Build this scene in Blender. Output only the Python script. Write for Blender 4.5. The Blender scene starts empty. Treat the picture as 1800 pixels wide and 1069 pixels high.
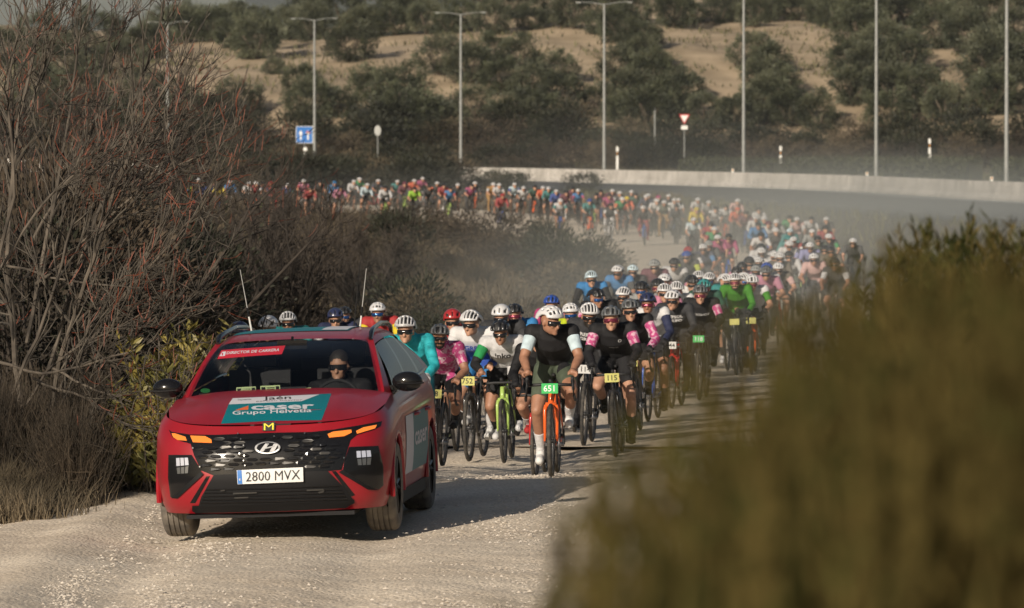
import bpy, bmesh, math, random
import numpy as np
from mathutils import Vector, Matrix, Euler
from mathutils.bvhtree import BVHTree

R = math.radians
rng = random.Random(7)
nrg = np.random.default_rng(11)
sc = bpy.context.scene
COL = sc.collection

# ------------------------------------------------------------------ camera, world, sun, exposure
CAM_Z = 3.0
FPX = 10000.0                 # focal length in photograph pixels (200 mm on 36 mm, 1800 px)
PITCH = math.atan((534.5 - 270.0) / FPX)
cam_d = bpy.data.cameras.new('camera')
cam = bpy.data.objects.new('camera', cam_d)
COL.objects.link(cam)
cam.location = (0, 0, CAM_Z)
cam.rotation_euler = (R(90) - PITCH, 0, 0)
cam_d.lens = 200.0
cam_d.sensor_width = 36.0
cam_d.clip_start = 0.2
cam_d.clip_end = 12000
cam_d.dof.use_dof = True
cam_d.dof.focus_distance = 49.0
cam_d.dof.aperture_fstop = 7.5
sc.camera = cam

SUN_AZ = R(27)                # how far the sun stands to the west of straight behind the camera
SUN_EL = R(20.5)
world = bpy.data.worlds.new('World')
sc.world = world
world.use_nodes = True
wn = world.node_tree.nodes
wl = world.node_tree.links
wn.clear()
wo = wn.new('ShaderNodeOutputWorld')
wb = wn.new('ShaderNodeBackground')
ws = wn.new('ShaderNodeTexSky')
ws.sky_type = 'NISHITA'
ws.sun_disc = False
ws.sun_elevation = SUN_EL
ws.sun_rotation = math.pi + SUN_AZ
ws.air_density = 1.0
ws.dust_density = 2.0
wb.inputs['Strength'].default_value = 0.05
wl.new(ws.outputs[0], wb.inputs['Color'])
wl.new(wb.outputs[0], wo.inputs['Surface'])

sun_d = bpy.data.lights.new('sun', 'SUN')
sun_d.energy = 5.0
sun_d.angle = R(0.53)
sun_d.color = (1.0, 0.88, 0.73)
sun = bpy.data.objects.new('sun', sun_d)
COL.objects.link(sun)
to_sun = Vector((-math.sin(SUN_AZ) * math.cos(SUN_EL), -math.cos(SUN_AZ) * math.cos(SUN_EL), math.sin(SUN_EL)))
sun.rotation_euler = to_sun.to_track_quat('Z', 'Y').to_euler()
sun.location = (-20, -30, 40)

sc.view_settings.view_transform = 'Standard'
sc.view_settings.look = 'None'
sc.view_settings.gamma = 1.0
sc.view_settings.exposure = 0.02
sc.view_settings.use_curve_mapping = False
sc.render.engine = 'CYCLES'
sc.cycles.use_denoising = True
sc.cycles.max_bounces = 6
sc.cycles.transparent_max_bounces = 12
sc.cycles.volume_bounces = 1
sc.cycles.volume_step_rate = 2.0

# ------------------------------------------------------------------ photograph pixel -> ray / point
def ray(px, py):
    d = Vector(((px - 900.0) / FPX, (534.5 - py) / FPX, -1.0))
    d.rotate(cam.rotation_euler)
    return d.normalized()

def P(px, py, D):
    """point on the ray of a pixel, at distance D along +Y"""
    d = ray(px, py)
    t = D / d.y
    return Vector((0, 0, CAM_Z)) + d * t

# ------------------------------------------------------------------ materials
def new_mat(name):
    m = bpy.data.materials.new(name)
    m.use_nodes = True
    return m, m.node_tree.nodes, m.node_tree.links, m.node_tree.nodes['Principled BSDF']

def mat(name, col, rough=0.6, metal=0.0, var=0.0, scale=8.0, col2=None, bump=0.0, bscale=60.0, coat=0.0,
        emit=None, estr=0.0, spec=0.5, detail=4.0, contrast=(0.35, 0.65), translucent=0.0, objvar=0.0):
    m, n, l, b = new_mat(name)
    b.inputs['Roughness'].default_value = rough
    b.inputs['Metallic'].default_value = metal
    b.inputs['Specular IOR Level'].default_value = spec
    if coat:
        b.inputs['Coat Weight'].default_value = coat
        b.inputs['Coat Roughness'].default_value = 0.06
    c1 = tuple(col) + (1,)
    if col2 is None and var > 0:
        col2 = tuple(max(0, c * (1 - var)) for c in col)
        c1 = tuple(min(1, c * (1 + var * .6)) for c in col) + (1,)
    if col2 is not None:
        tc = n.new('ShaderNodeTexCoord')
        no = n.new('ShaderNodeTexNoise')
        no.inputs['Scale'].default_value = scale
        no.inputs['Detail'].default_value = detail
        l.new(tc.outputs['Object'], no.inputs['Vector'])
        rp = n.new('ShaderNodeValToRGB')
        rp.color_ramp.elements[0].position = contrast[0]
        rp.color_ramp.elements[1].position = contrast[1]
        rp.color_ramp.elements[0].color = tuple(col2) + (1,)
        rp.color_ramp.elements[1].color = c1
        l.new(no.outputs['Fac'], rp.inputs['Fac'])
        out = rp.outputs['Color']
    else:
        rgb = n.new('ShaderNodeRGB')
        rgb.outputs[0].default_value = c1
        out = rgb.outputs[0]
    if objvar:
        oi = n.new('ShaderNodeObjectInfo')
        hs = n.new('ShaderNodeHueSaturation')
        mr = n.new('ShaderNodeMapRange')
        mr.inputs['To Min'].default_value = 1 - objvar
        mr.inputs['To Max'].default_value = 1 + objvar
        l.new(oi.outputs['Random'], mr.inputs['Value'])
        l.new(mr.outputs[0], hs.inputs['Value'])
        l.new(out, hs.inputs['Color'])
        out = hs.outputs['Color']
    l.new(out, b.inputs['Base Color'])
    if bump:
        tc2 = n.new('ShaderNodeTexCoord')
        n2 = n.new('ShaderNodeTexNoise')
        n2.inputs['Scale'].default_value = bscale
        n2.inputs['Detail'].default_value = 3
        l.new(tc2.outputs['Object'], n2.inputs['Vector'])
        bp = n.new('ShaderNodeBump')
        bp.inputs['Strength'].default_value = bump
        bp.inputs['Distance'].default_value = 0.02
        l.new(n2.outputs['Fac'], bp.inputs['Height'])
        l.new(bp.outputs[0], b.inputs['Normal'])
    if emit is not None:
        b.inputs['Emission Color'].default_value = tuple(emit) + (1,)
        b.inputs['Emission Strength'].default_value = estr
    if translucent:
        tr = n.new('ShaderNodeBsdfTranslucent')
        l.new(out, tr.inputs['Color'])
        mx = n.new('ShaderNodeMixShader')
        mx.inputs[0].default_value = translucent
        o = n['Material Output']
        l.new(b.outputs[0], mx.inputs[1])
        l.new(tr.outputs[0], mx.inputs[2])
        l.new(mx.outputs[0], o.inputs['Surface'])
    return m

# ------------------------------------------------------------------ mesh building
class MB:
    """collects pieces of geometry; build() links them as ONE mesh object"""
    def __init__(self):
        self.v, self.f, self.mi, self.n = [], [], [], 0
    def add(self, v, f, mi=0):
        v = np.asarray(v, float).reshape(-1, 3)
        self.v.append(v)
        o = self.n
        self.f.extend([tuple(i + o for i in q) for q in f])
        self.mi.extend([mi] * len(f))
        self.n += len(v)
        return self
    def box(self, c, s, rot=None, mi=0):
        x, y, z = [k / 2 for k in s]
        v = np.array([(-x, -y, -z), (x, -y, -z), (x, y, -z), (-x, y, -z), (-x, -y, z), (x, -y, z), (x, y, z), (-x, y, z)])
        if rot is not None:
            M = np.array(Euler(rot).to_matrix())
            v = v @ M.T
        v = v + np.array(c)
        f = [(0, 3, 2, 1), (4, 5, 6, 7), (0, 1, 5, 4), (1, 2, 6, 5), (2, 3, 7, 6), (3, 0, 4, 7)]
        return self.add(v, f, mi)
    def tube(self, pts, rad, sides=6, mi=0, cap=True):
        pts = np.asarray(pts, float)
        k = len(pts)
        rad = np.broadcast_to(np.asarray(rad, float), (k,))
        t = np.zeros_like(pts)
        t[1:-1] = pts[2:] - pts[:-2]
        t[0] = pts[1] - pts[0]
        t[-1] = pts[-1] - pts[-2]
        t /= np.maximum(np.linalg.norm(t, axis=1, keepdims=True), 1e-9)
        ref = np.array([0.0, 0.0, 1.0]) if abs(t[:, 2]).mean() < .8 else np.array([1.0, 0.0, 0.0])
        a = np.cross(t, ref)
        a /= np.maximum(np.linalg.norm(a, axis=1, keepdims=True), 1e-9)
        b = np.cross(t, a)
        th = np.linspace(0, 2 * np.pi, sides, endpoint=False)
        v = pts[:, None, :] + rad[:, None, None] * (np.cos(th)[None, :, None] * a[:, None, :] + np.sin(th)[None, :, None] * b[:, None, :])
        f = []
        for i in range(k - 1):
            for j in range(sides):
                j2 = (j + 1) % sides
                f.append((i * sides + j, i * sides + j2, (i + 1) * sides + j2, (i + 1) * sides + j))
        if cap:
            f.append(tuple(range(sides)))
            f.append(tuple(reversed(range((k - 1) * sides, k * sides))))
        return self.add(v, f, mi)
    def torus(self, c, r0, r1, n=32, m=8, axis='x', mi=0, arc=(0, 2 * math.pi)):
        full = abs(arc[1] - arc[0] - 2 * math.pi) < 1e-6
        u = np.linspace(arc[0], arc[1], n, endpoint=not full)
        w = np.linspace(0, 2 * np.pi, m, endpoint=False)
        U, W = np.meshgrid(u, w, indexing='ij')
        rr = r0 + r1 * np.cos(W)
        A, B, C = rr * np.cos(U), rr * np.sin(U), r1 * np.sin(W)
        if axis == 'x':
            v = np.stack([C, A, B], -1)
        elif axis == 'y':
            v = np.stack([A, C, B], -1)
        else:
            v = np.stack([A, B, C], -1)
        f = []
        for i in range(n if full else n - 1):
            i2 = (i + 1) % n
            for j in range(m):
                j2 = (j + 1) % m
                f.append((i * m + j, i2 * m + j, i2 * m + j2, i * m + j2))
        return self.add(v.reshape(-1, 3) + np.array(c), f, mi)
    def ellipsoid(self, c, r, n=12, m=8, mi=0, rot=None):
        v = [(0, 0, r[2])]
        for i in range(1, m):
            p = math.pi * i / m
            for j in range(n):
                a = 2 * math.pi * j / n
                v.append((r[0] * math.sin(p) * math.cos(a), r[1] * math.sin(p) * math.sin(a), r[2] * math.cos(p)))
        v.append((0, 0, -r[2]))
        f = [(0, 1 + j, 1 + (j + 1) % n) for j in range(n)]
        for i in range(m - 2):
            for j in range(n):
                a, b = 1 + i * n + j, 1 + i * n + (j + 1) % n
                f.append((a, a + n, b + n, b))
        e = len(v) - 1
        s = 1 + (m - 2) * n
        f += [(e, s + (j + 1) % n, s + j) for j in range(n)]
        v = np.array(v)
        if rot is not None:
            v = v @ np.array(rot.to_matrix() if hasattr(rot, 'to_matrix') else rot).T
        return self.add(v + np.array(c), f, mi)
    def prism(self, poly, y0, y1, mi=0):
        """polygon in x,z extruded along y"""
        k = len(poly)
        v = [(x, y0, z) for x, z in poly] + [(x, y1, z) for x, z in poly]
        f = [tuple(range(k)), tuple(reversed(range(k, 2 * k)))]
        f += [(i, i + k, (i + 1) % k + k, (i + 1) % k) for i in range(k)]
        return self.add(v, f, mi)
    def mesh(self, name):
        me = bpy.data.meshes.new(name)
        v = np.concatenate(self.v) if self.v else np.zeros((0, 3))
        me.from_pydata(v.tolist(), [], self.f)
        me.polygons.foreach_set('material_index', np.array(self.mi, dtype=np.int32))
        return me
    def build(self, name, mats, parent=None, smooth=True, fix=True):
        me = self.mesh(name)
        if fix:
            fix_normals(me)
        return obj(name, me, mats, parent, smooth)

def fix_normals(me):
    bm = bmesh.new()
    bm.from_mesh(me)
    bmesh.ops.recalc_face_normals(bm, faces=bm.faces)
    bm.to_mesh(me)
    bm.free()

def obj(name, me, mats, parent=None, smooth=True):
    if not isinstance(mats, (list, tuple)):
        mats = [mats]
    for m in mats:
        me.materials.append(m)
    if smooth:
        me.shade_smooth()
        try:
            me.set_sharp_from_angle(angle=R(40))
        except Exception:
            pass
    o = bpy.data.objects.new(name, me)
    COL.objects.link(o)
    if parent is not None:
        o.parent = parent
    return o

def inst(name, me, parent=None, mats=None):
    """object on shared mesh data; mats override the slots for this object only"""
    o = bpy.data.objects.new(name, me)
    COL.objects.link(o)
    if parent is not None:
        o.parent = parent
    if mats:
        for i, m in enumerate(mats):
            if m is not None:
                o.material_slots[i].link = 'OBJECT'
                o.material_slots[i].material = m
    return o

def tag(o, label, cat, group=None, kind=None):
    o['label'] = label
    o['category'] = cat
    if group:
        o['group'] = group
    if kind:
        o['kind'] = kind
    return o

def structure(o):
    o['kind'] = 'structure'
    return o

def empty(name, loc=(0, 0, 0), rz=0.0, parent=None):
    o = bpy.data.objects.new(name, None)
    COL.objects.link(o)
    o.location = loc
    o.rotation_euler = (0, 0, rz)
    o.empty_display_size = .2
    if parent:
        o.parent = parent
    return o

def kids(o):
    return [c for c in bpy.data.objects if c.parent is o]

def text_mesh(s, size=1.0, bold=0.0, shear=0.0, res=2, align='LEFT'):
    cu = bpy.data.curves.new('lettering', 'FONT')
    cu.body = s
    cu.size = size
    cu.offset = bold
    cu.shear = shear
    cu.resolution_u = res
    cu.align_x = align
    o = bpy.data.objects.new('lettering', cu)
    COL.objects.link(o)
    bpy.context.view_layer.update()
    dg = bpy.context.evaluated_depsgraph_get()
    me = bpy.data.meshes.new_from_object(o.evaluated_get(dg))
    bpy.data.objects.remove(o)
    bpy.data.curves.remove(cu)
    n = len(me.vertices)
    co = np.zeros(n * 3)
    me.vertices.foreach_get('co', co)
    fs = [tuple(p.vertices) for p in me.polygons]
    bpy.data.meshes.remove(me)
    return co.reshape(-1, 3), fs

def evaluated(mb, name, mods):
    """mesh of mb after a list of (type, settings) modifiers"""
    me = mb.mesh(name)
    fix_normals(me)
    o = bpy.data.objects.new(name, me)
    COL.objects.link(o)
    for t, st in mods:
        md = o.modifiers.new(t, t)
        for k, v in st.items():
            setattr(md, k, v)
    bpy.context.view_layer.update()
    dg = bpy.context.evaluated_depsgraph_get()
    out = bpy.data.meshes.new_from_object(o.evaluated_get(dg))
    bpy.data.objects.remove(o)
    bpy.data.meshes.remove(me)
    out.name = name
    return out

def sstep(a, b, x):
    t = np.clip((np.asarray(x, float) - a) / (b - a), 0, 1)
    return t * t * (3 - 2 * t)
# ------------------------------------------------------------------ terrain
ZY = [-60, 51, 55, 60, 66, 77, 91, 122, 175, 222, 260, 290, 330, 440, 470, 495]
ZZ = [0, 0, -.16, -.33, -.42, -.46, -.55, -.72, -1.0, -.7, -.2, .1, .4, .9, 1.2, 2.2]
BAR = np.array([(36, 60), (34, 150), (31, 200), (27.2, 255), (25.3, 281), (20.3, 343), (11, 390), (-2.6, 440), (-22, 475), (-50, 500), (-90, 520)], float)
TRK = np.array([(-.6, -20), (-1.0, 20), (-1.2, 40), (-1.0, 50), (-.2, 58), (1.0, 70), (2.6, 85), (5, 115), (6.8, 150), (7.2, 185), (6, 215), (3.5, 240), (0, 265), (-6, 288), (-16, 303), (-45, 316)], float)

def smooth_line(p, n=12):
    """Catmull-Rom through the points"""
    p = np.vstack([2 * p[0] - p[1], p, 2 * p[-1] - p[-2]])
    out = []
    for i in range(1, len(p) - 2):
        for t in np.linspace(0, 1, n, endpoint=False):
            a, b, c, d = p[i - 1], p[i], p[i + 1], p[i + 2]
            out.append(.5 * ((2 * b) + (-a + c) * t + (2 * a - 5 * b + 4 * c - d) * t * t + (-a + 3 * b - 3 * c + d) * t ** 3))
    out.append(p[-2])
    return np.array(out)

BARS = smooth_line(BAR, 6)
TRKS = smooth_line(TRK, 8)

def sdist(x, y, line):
    """signed distance to a polyline, positive on its camera-left side when it runs away from the camera"""
    x = np.asarray(x, float); y = np.asarray(y, float)
    best = np.full(np.broadcast(x, y).shape, 1e9)
    sg = np.ones_like(best)
    for (ax, ay), (bx, by) in zip(line[:-1], line[1:]):
        dx, dy = bx - ax, by - ay
        L = dx * dx + dy * dy
        t = np.clip(((x - ax) * dx + (y - ay) * dy) / L, 0, 1)
        ex, ey = x - (ax + t * dx), y - (ay + t * dy)
        d = np.hypot(ex, ey)
        s = np.where(dx * (y - ay) - dy * (x - ax) > 0, 1.0, -1.0)
        m = d < best
        best = np.where(m, d, best)
        sg = np.where(m, s, sg)
    return best * sg

def wob(x, y, f, s=0):
    return np.sin(x * f + 1.3 + s) * np.cos(y * f * .8 + 2.1 * s + .5) + .5 * np.sin(x * f * 2.3 + y * f * 1.7 + s)

def hill(x, y):
    st = 496 + 5 * np.sin(x * .05) - .05 * x
    pl = 12.2 + .05 * x + 1.2 * np.sin(x * .09 + 1)
    h = np.clip((y - st) * .31, 0, None)
    h = pl * (1 - np.exp(-(h / pl) ** 1.6 * 1.1)) + .35 * wob(x, y, .22)* sstep(0, 20, y - st)
    h = h + 4.5 * sstep(540, 640, y)
    dn = sstep(680, 900, y)
    h = h * (1 - .7 * dn)
    far = np.clip(y - 900, 0, None)
    h = h + far * .019 + 35 * sstep(2300, 3800, y) * (1 + .35 * np.sin(x * .004 + 1) + .2 * np.sin(x * .011)) + 160 * sstep(4200, 6500, y) + 6 * sstep(900, 1500, y) * wob(x, y, .012)
    return h

def H(x, y):
    x = np.asarray(x, float); y = np.asarray(y, float)
    x, y = np.broadcast_arrays(x, y)
    z = np.interp(y, ZY, ZZ)
    z = np.where(y > 495, 2.2, z)
    d = sdist(x, y, BARS)
    zh = np.interp(y, [150, 300, 440, 520], [.6, .62, .95, 1.2])
    w = sstep(21, 15.6, d) * sstep(-26, -16, d) * sstep(520, 480, y) * sstep(40, 90, y)
    dt = np.abs(sdist(x, y, TRKS))
    off = sstep(3.6, 7, dt)
    z = z + off * (.16 * wob(x, y, .55) + .12) * sstep(500, 450, y)
    z = z * (1 - w) + (zh - .03) * w
    # cross fall of the track beside the car
    z = z + .033 * np.clip(x + 1.8, -3, 2.5) * sstep(58, 50, y) * sstep(36, 40, y)
    # bank on which the photographer stands
    z = z + 1.45 * sstep(.1, 2.2, x + .25 * np.sin(y * .5)) * sstep(36, 18, y)
    z = z + 1.1 * sstep(5, 9, x - .05 * (y - 40)) * sstep(80, 45, y) * sstep(18, 36, y)
    z = z + np.where(y > 490, hill(x, y), 0)
    return z

def Hs(x, y):
    return float(H(x, y))

def ground_at(px, py, lo=38.0, hi=900.0):
    """first hit of a pixel's ray with the terrain"""
    d = ray(px, py)
    t = np.concatenate([np.arange(lo, 120, .25), np.arange(120, hi, .5)])
    pz = CAM_Z + d.z / d.y * t
    pxx = d.x / d.y * t
    hz = H(pxx, t)
    k = np.argmax(pz < hz)
    return Vector((pxx[k], t[k], hz[k]))

def spaced(segs):
    out = []
    for a, b, s in segs:
        out.append(np.arange(a, b, s))
    return np.concatenate(out + [np.array([segs[-1][1]])])

xs = spaced([(-2600, -400, 110), (-400, -120, 20), (-120, -40, 4), (-40, -9, 1.2), (-9, 6, .22), (6, 14, .6), (14, 44, 1.2), (44, 120, 4), (120, 400, 20), (400, 2600, 110)])
ys = spaced([(-60, 0, 10), (0, 38, 1.5), (38, 62, .22), (62, 130, .7), (130, 320, 1.6), (320, 490, 2.5), (490, 640, 2.2), (640, 1000, 12), (1000, 3000, 80), (3000, 7000, 150)])
XX, YY = np.meshgrid(xs, ys, indexing='ij')
ZZg = H(XX, YY)
near = sstep(4.5, 2.5, np.abs(sdist(XX, YY, TRKS))) * sstep(75, 60, YY) * sstep(36, 40, YY)
ZZg = ZZg - .05 * near - .04
nx, ny = XX.shape
idx = np.arange(nx * ny).reshape(nx, ny)
q = np.stack([idx[:-1, :-1], idx[1:, :-1], idx[1:, 1:], idx[:-1, 1:]], -1).reshape(-1, 4)
me = bpy.data.meshes.new('ground')
me.from_pydata(np.stack([XX, YY, ZZg], -1).reshape(-1, 3).tolist(), [], q.tolist())
cy = (YY[:-1, :-1] + YY[1:, 1:]) / 2
cx = (XX[:-1, :-1] + XX[1:, 1:]) / 2
mi = np.zeros(cy.shape, np.int32)
mi[cy > 499] = 1
mi[cy > 900] = 2
me.polygons.foreach_set('material_index', mi.reshape(-1))
M_scrub = mat('dry scrub soil', (.105, .08, .055), .95, col2=(.05, .042, .026), scale=.7, detail=8, bump=.6, bscale=5)
M_sand = mat('pale hill soil', (.43, .335, .225), .95, col2=(.24, .185, .115), scale=.26, detail=9, bump=.5, bscale=1.5, contrast=(.3, .62))
M_field = mat('far fields', (.045, .055, .032), 1, col2=(.018, .028, .022), scale=.012, detail=6)
structure(obj('ground', me, [M_scrub, M_sand, M_field]))

def strip(name, line, w0, w1, m, lift, nlat=8, jit=0.0, y0=-1e9, y1=1e9, ragged=0.0):
    """a sheet that follows a polyline from offset w0 to w1 (positive = camera-left) on the terrain"""
    ln = line
    t = np.gradient(ln, axis=0)
    t /= np.linalg.norm(t, axis=1, keepdims=True)
    nrm = np.stack([-t[:, 1], t[:, 0]], 1)
    k = (ln[:, 1] > y0) & (ln[:, 1] < y1)
    ln, nrm = ln[k], nrm[k]
    u = np.linspace(0, 1, nlat + 1)
    a = np.asarray(w0, float)[k] if np.ndim(w0) else np.full(len(ln), float(w0))
    b = np.asarray(w1, float)[k] if np.ndim(w1) else np.full(len(ln), float(w1))
    if ragged:
        a = a + ragged * np.sin(ln[:, 1] * 1.1) * np.sin(ln[:, 1] * .37 + 1)
        b = b + ragged * np.sin(ln[:, 1] * .9 + 2) * np.sin(ln[:, 1] * .41)
    off = a[:, None] + (b - a)[:, None] * u[None]
    X = ln[:, 0][:, None] + nrm[:, 0][:, None] * off
    Y = ln[:, 1][:, None] + nrm[:, 1][:, None] * off
    Z = H(X, Y) + lift
    n, c = X.shape
    ii = np.arange(n * c).reshape(n, c)
    f = np.stack([ii[:-1, :-1], ii[:-1, 1:], ii[1:, 1:], ii[1:, :-1]], -1).reshape(-1, 4)
    me = bpy.data.meshes.new(name)
    me.from_pydata(np.stack([X, Y, Z], -1).reshape(-1, 3).tolist(), [], f.tolist())
    fix_normals(me)
    return obj(name, me, m)

# gravel track: fine mesh near the car, with ruts and small relief
def track_mat():
    m, n, l, b = new_mat('pale gravel')
    b.inputs['Roughness'].default_value = .95
    b.inputs['Specular IOR Level'].default_value = .2
    tc = n.new('ShaderNodeTexCoord')
    def noise(s, d=6):
        k = n.new('ShaderNodeTexNoise'); k.inputs['Scale'].default_value = s; k.inputs['Detail'].default_value = d
        l.new(tc.outputs['Object'], k.inputs['Vector']); return k.outputs['Fac']
    def ramp(f, c0, c1, p0=.35, p1=.65):
        r = n.new('ShaderNodeValToRGB'); r.color_ramp.elements[0].position = p0; r.color_ramp.elements[1].position = p1
        r.color_ramp.elements[0].color = tuple(c0) + (1,); r.color_ramp.elements[1].color = tuple(c1) + (1,)
        l.new(f, r.inputs['Fac']); return r.outputs['Color']
    base = ramp(noise(.9, 8), (.60, .515, .41), (.78, .69, .565), .3, .7)
    grain = ramp(noise(38, 4), (.72, .69, .65), (1.1, 1.09, 1.08), .36, .6)
    mx = n.new('ShaderNodeMix'); mx.data_type = 'RGBA'; mx.blend_type = 'MULTIPLY'; mx.inputs['Factor'].default_value = .8
    l.new(base, mx.inputs['A']); l.new(grain, mx.inputs['B'])
    l.new(mx.outputs['Result'], b.inputs['Base Color'])
    vo = n.new('ShaderNodeTexVoronoi'); vo.inputs['Scale'].default_value = 32
    l.new(tc.outputs['Object'], vo.inputs['Vector'])
    ad = n.new('ShaderNodeMath'); ad.operation = 'MULTIPLY_ADD'; ad.inputs[1].default_value = -.6
    l.new(vo.outputs['Distance'], ad.inputs[0]); l.new(noise(9, 5), ad.inputs[2])
    bp = n.new('ShaderNodeBump'); bp.inputs['Strength'].default_value = .45; bp.inputs['Distance'].default_value = .035
    l.new(ad.outputs[0], bp.inputs['Height']); l.new(bp.outputs[0], b.inputs['Normal'])
    return m
M_track = track_mat()
gx, gy = np.meshgrid(np.arange(-5.2, 2.9, .07), np.arange(30, 66, .09), indexing='ij')
tx = np.interp(gy, TRKS[:, 1], TRKS[:, 0])
gxx = gx + tx + 1.15
d0 = gxx - tx
edge = sstep(4.3, 2.9, np.abs(d0) + .35 * wob(gxx, gy, 1.3))
rel = .005 * wob(gxx, gy, 5.0) + .004 * wob(gxx, gy, 11, 2) + .018 * wob(gxx, gy, .9, 1)
rut = -.05 * np.exp(-((d0 + 1.5) / .28) ** 2) - .045 * np.exp(-((d0 - .1) / .3) ** 2) + .045 * np.exp(-((d0 + 2.25) / .25) ** 2)
gz = H(gxx, gy) + edge * (.03 + rel + rut) - .10 * (1 - edge) 
nx, ny = gx.shape
idx = np.arange(nx * ny).reshape(nx, ny)
q = np.stack([idx[:-1, :-1], idx[1:, :-1], idx[1:, 1:], idx[:-1, 1:]], -1).reshape(-1, 4)
me = bpy.data.meshes.new('gravel_track')
me.from_pydata(np.stack([gxx, gy, gz], -1).reshape(-1, 3).tolist(), [], q.tolist())
structure(obj('gravel_track', me, M_track))
hw = np.interp(TRKS[:, 1], [60, 120, 200, 260, 320], [3.2, 3.2, 3.4, 3.8, 4.2])
structure(strip('gravel_track_beyond', TRKS, -hw, hw, M_track, .05, 8, y0=64, ragged=.5))

def GZ(x, y):
    """height of the track surface"""
    return Hs(x, y) + (.03 if y < 66 else .05)

# loose stones on the track (nobody could count them)
def stones(name, n, gen, m, smin, smax):
    ico = [(0, 0, 1), (.9, 0, .2), (.28, .85, .2), (-.72, .53, .2), (-.72, -.53, .2), (.28, -.85, .2), (0, 0, -.5)]
    fc = [(0, 1, 2), (0, 2, 3), (0, 3, 4), (0, 4, 5), (0, 5, 1)]
    ico = np.array(ico[:6])
    P0 = np.array([gen() for _ in range(n)])
    s = smin + (smax - smin) * nrg.random(n) ** 3
    a = nrg.random(n) * 6.28
    ca, sa = np.cos(a), np.sin(a)
    v = ico[None] * s[:, None, None] * np.stack([1 + .5 * nrg.random(n), .7 + .4 * nrg.random(n), .45 + .5 * nrg.random(n)], 1)[:, None, :]
    v = v * (1 + .25 * (nrg.random(v.shape) - .5))
    x = v[..., 0] * ca[:, None] - v[..., 1] * sa[:, None]
    y = v[..., 0] * sa[:, None] + v[..., 1] * ca[:, None]
    V = np.stack([x, y, v[..., 2]], -1) + P0[:, None, :]
    F = (np.array(fc)[None] + (np.arange(n) * 6)[:, None, None]).reshape(-1, 3)
    me = bpy.data.meshes.new(name)
    me.from_pydata(V.reshape(-1, 3).tolist(), [], F.tolist())
    o = obj(name, me, m, smooth=False)
    return o
M_stone = mat('gravel stones', (.60, .545, .47), .9, col2=(.46, .40, .33), scale=9, detail=2)
sx = nrg.random(60000); sy = nrg.random(60000)
SY = 37 + 21 * sy ** 1.5
SXr = -4.2 + 6.6 * sx
kp = nrg.random(60000) < .7 * (.15 + .85 * sstep(-.2, .9, np.sin(SXr * 2.2 + .4 * np.sin(SY))) * (.4 + .6 * sstep(1.5, -2.5, SXr)))
kp &= nrg.random(60000) > .93 * np.maximum(np.exp(-((SXr + 2.1) / .27) ** 2), np.exp(-((SXr + .5) / .3) ** 2))
SXr, SY = SXr[kp], SY[kp]
tx = np.interp(SY, TRKS[:, 1], TRKS[:, 0])
SX = SXr + tx + .6
SZ = H(SX, SY) + .03
it = iter(zip(SX, SY, SZ))
o = stones('loose_gravel', len(SX), lambda: next(it), M_stone, .005, .021)
tag(o, 'loose pale stones strewn over the gravel track around the red car', 'gravel', kind='stuff')

# ------------------------------------------------------------------ highway
M_asph = mat('asphalt', (.058, .058, .06), .85, var=.25, scale=1.5, detail=8)
M_white = mat('road paint', (.62, .62, .6), .7, var=.15, scale=3)
M_conc = mat('barrier concrete', (.64, .60, .55), .85, col2=(.42, .39, .345), scale=.9, detail=8, bump=.15, bscale=12, objvar=.10)
structure(strip('highway_road', BARS, .1, 15.2, M_asph, .03, 10, y0=100))
structure(strip('edge_line', BARS, 2.2, 2.9, M_white, .10, 1, y0=100))
# broken lane line: dashes are flat paint
lt = np.gradient(BARS, axis=0)
dense = smooth_line(BAR, 40)
seg = np.concatenate([[0], np.cumsum(np.linalg.norm(np.diff(dense, axis=0), axis=1))])
mb = MB()
tt = np.gradient(dense, axis=0)
tt /= np.linalg.norm(tt, axis=1, keepdims=True)
nn = np.stack([-tt[:, 1], tt[:, 0]], 1)
def at_s(s, off):
    x = np.interp(s, seg, dense[:, 0] + nn[:, 0] * off)
    y = np.interp(s, seg, dense[:, 1] + nn[:, 1] * off)
    return x, y
for s0 in np.arange(120, 330, 12.0):
    for off in (12.9,):
        v = []
        for s in (s0, s0 + 2.3, s0 + 4.6):
            for w in (-.09, .09):
                x, y = at_s(s, off + w)
                v.append((x, y, Hs(x, y) + .10))
        mb.add(v, [(0, 1, 3, 2), (2, 3, 5, 4)])
structure(mb.build('lane_line', M_white, smooth=False))

# concrete barrier: precast units, each a part
bar = empty('concrete_barrier', (25.3, 281, .62))
tag(bar, 'low pale concrete barrier curving along the far side of the highway', 'barrier')
prof = [(-.32, -.08), (-.32, .10), (-.15, .34), (-.09, .97), (.09, .97), (.15, .34), (.32, .12), (.32, -.08)]
s = 60.0
i = 0
while s < seg[-1] - 30:
    L = 6.0
    a = np.array(at_s(s + .02, 0)); b = np.array(at_s(s + L - .02, 0))
    mb = MB()
    v = []
    t = (b - a) / np.linalg.norm(b - a)
    n_ = np.array([-t[1], t[0]])
    for p in (a, b):
        z = Hs(p[0] - n_[0] * 0, p[1]) + .03
        for u, w in prof:
            v.append((p[0] + n_[0] * u, p[1] + n_[1] * u, z + w))
    k = len(prof)
    f = [tuple(range(k)), tuple(range(2 * k - 1, k - 1, -1))] + [(j, (j + 1) % k, (j + 1) % k + k, j + k) for j in range(k - 1)]
    mb.add(np.array(v) - np.array(bar.location), f)
    o = mb.build('barrier_unit', M_conc, bar, smooth=False)
    s += L
    i += 1
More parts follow.
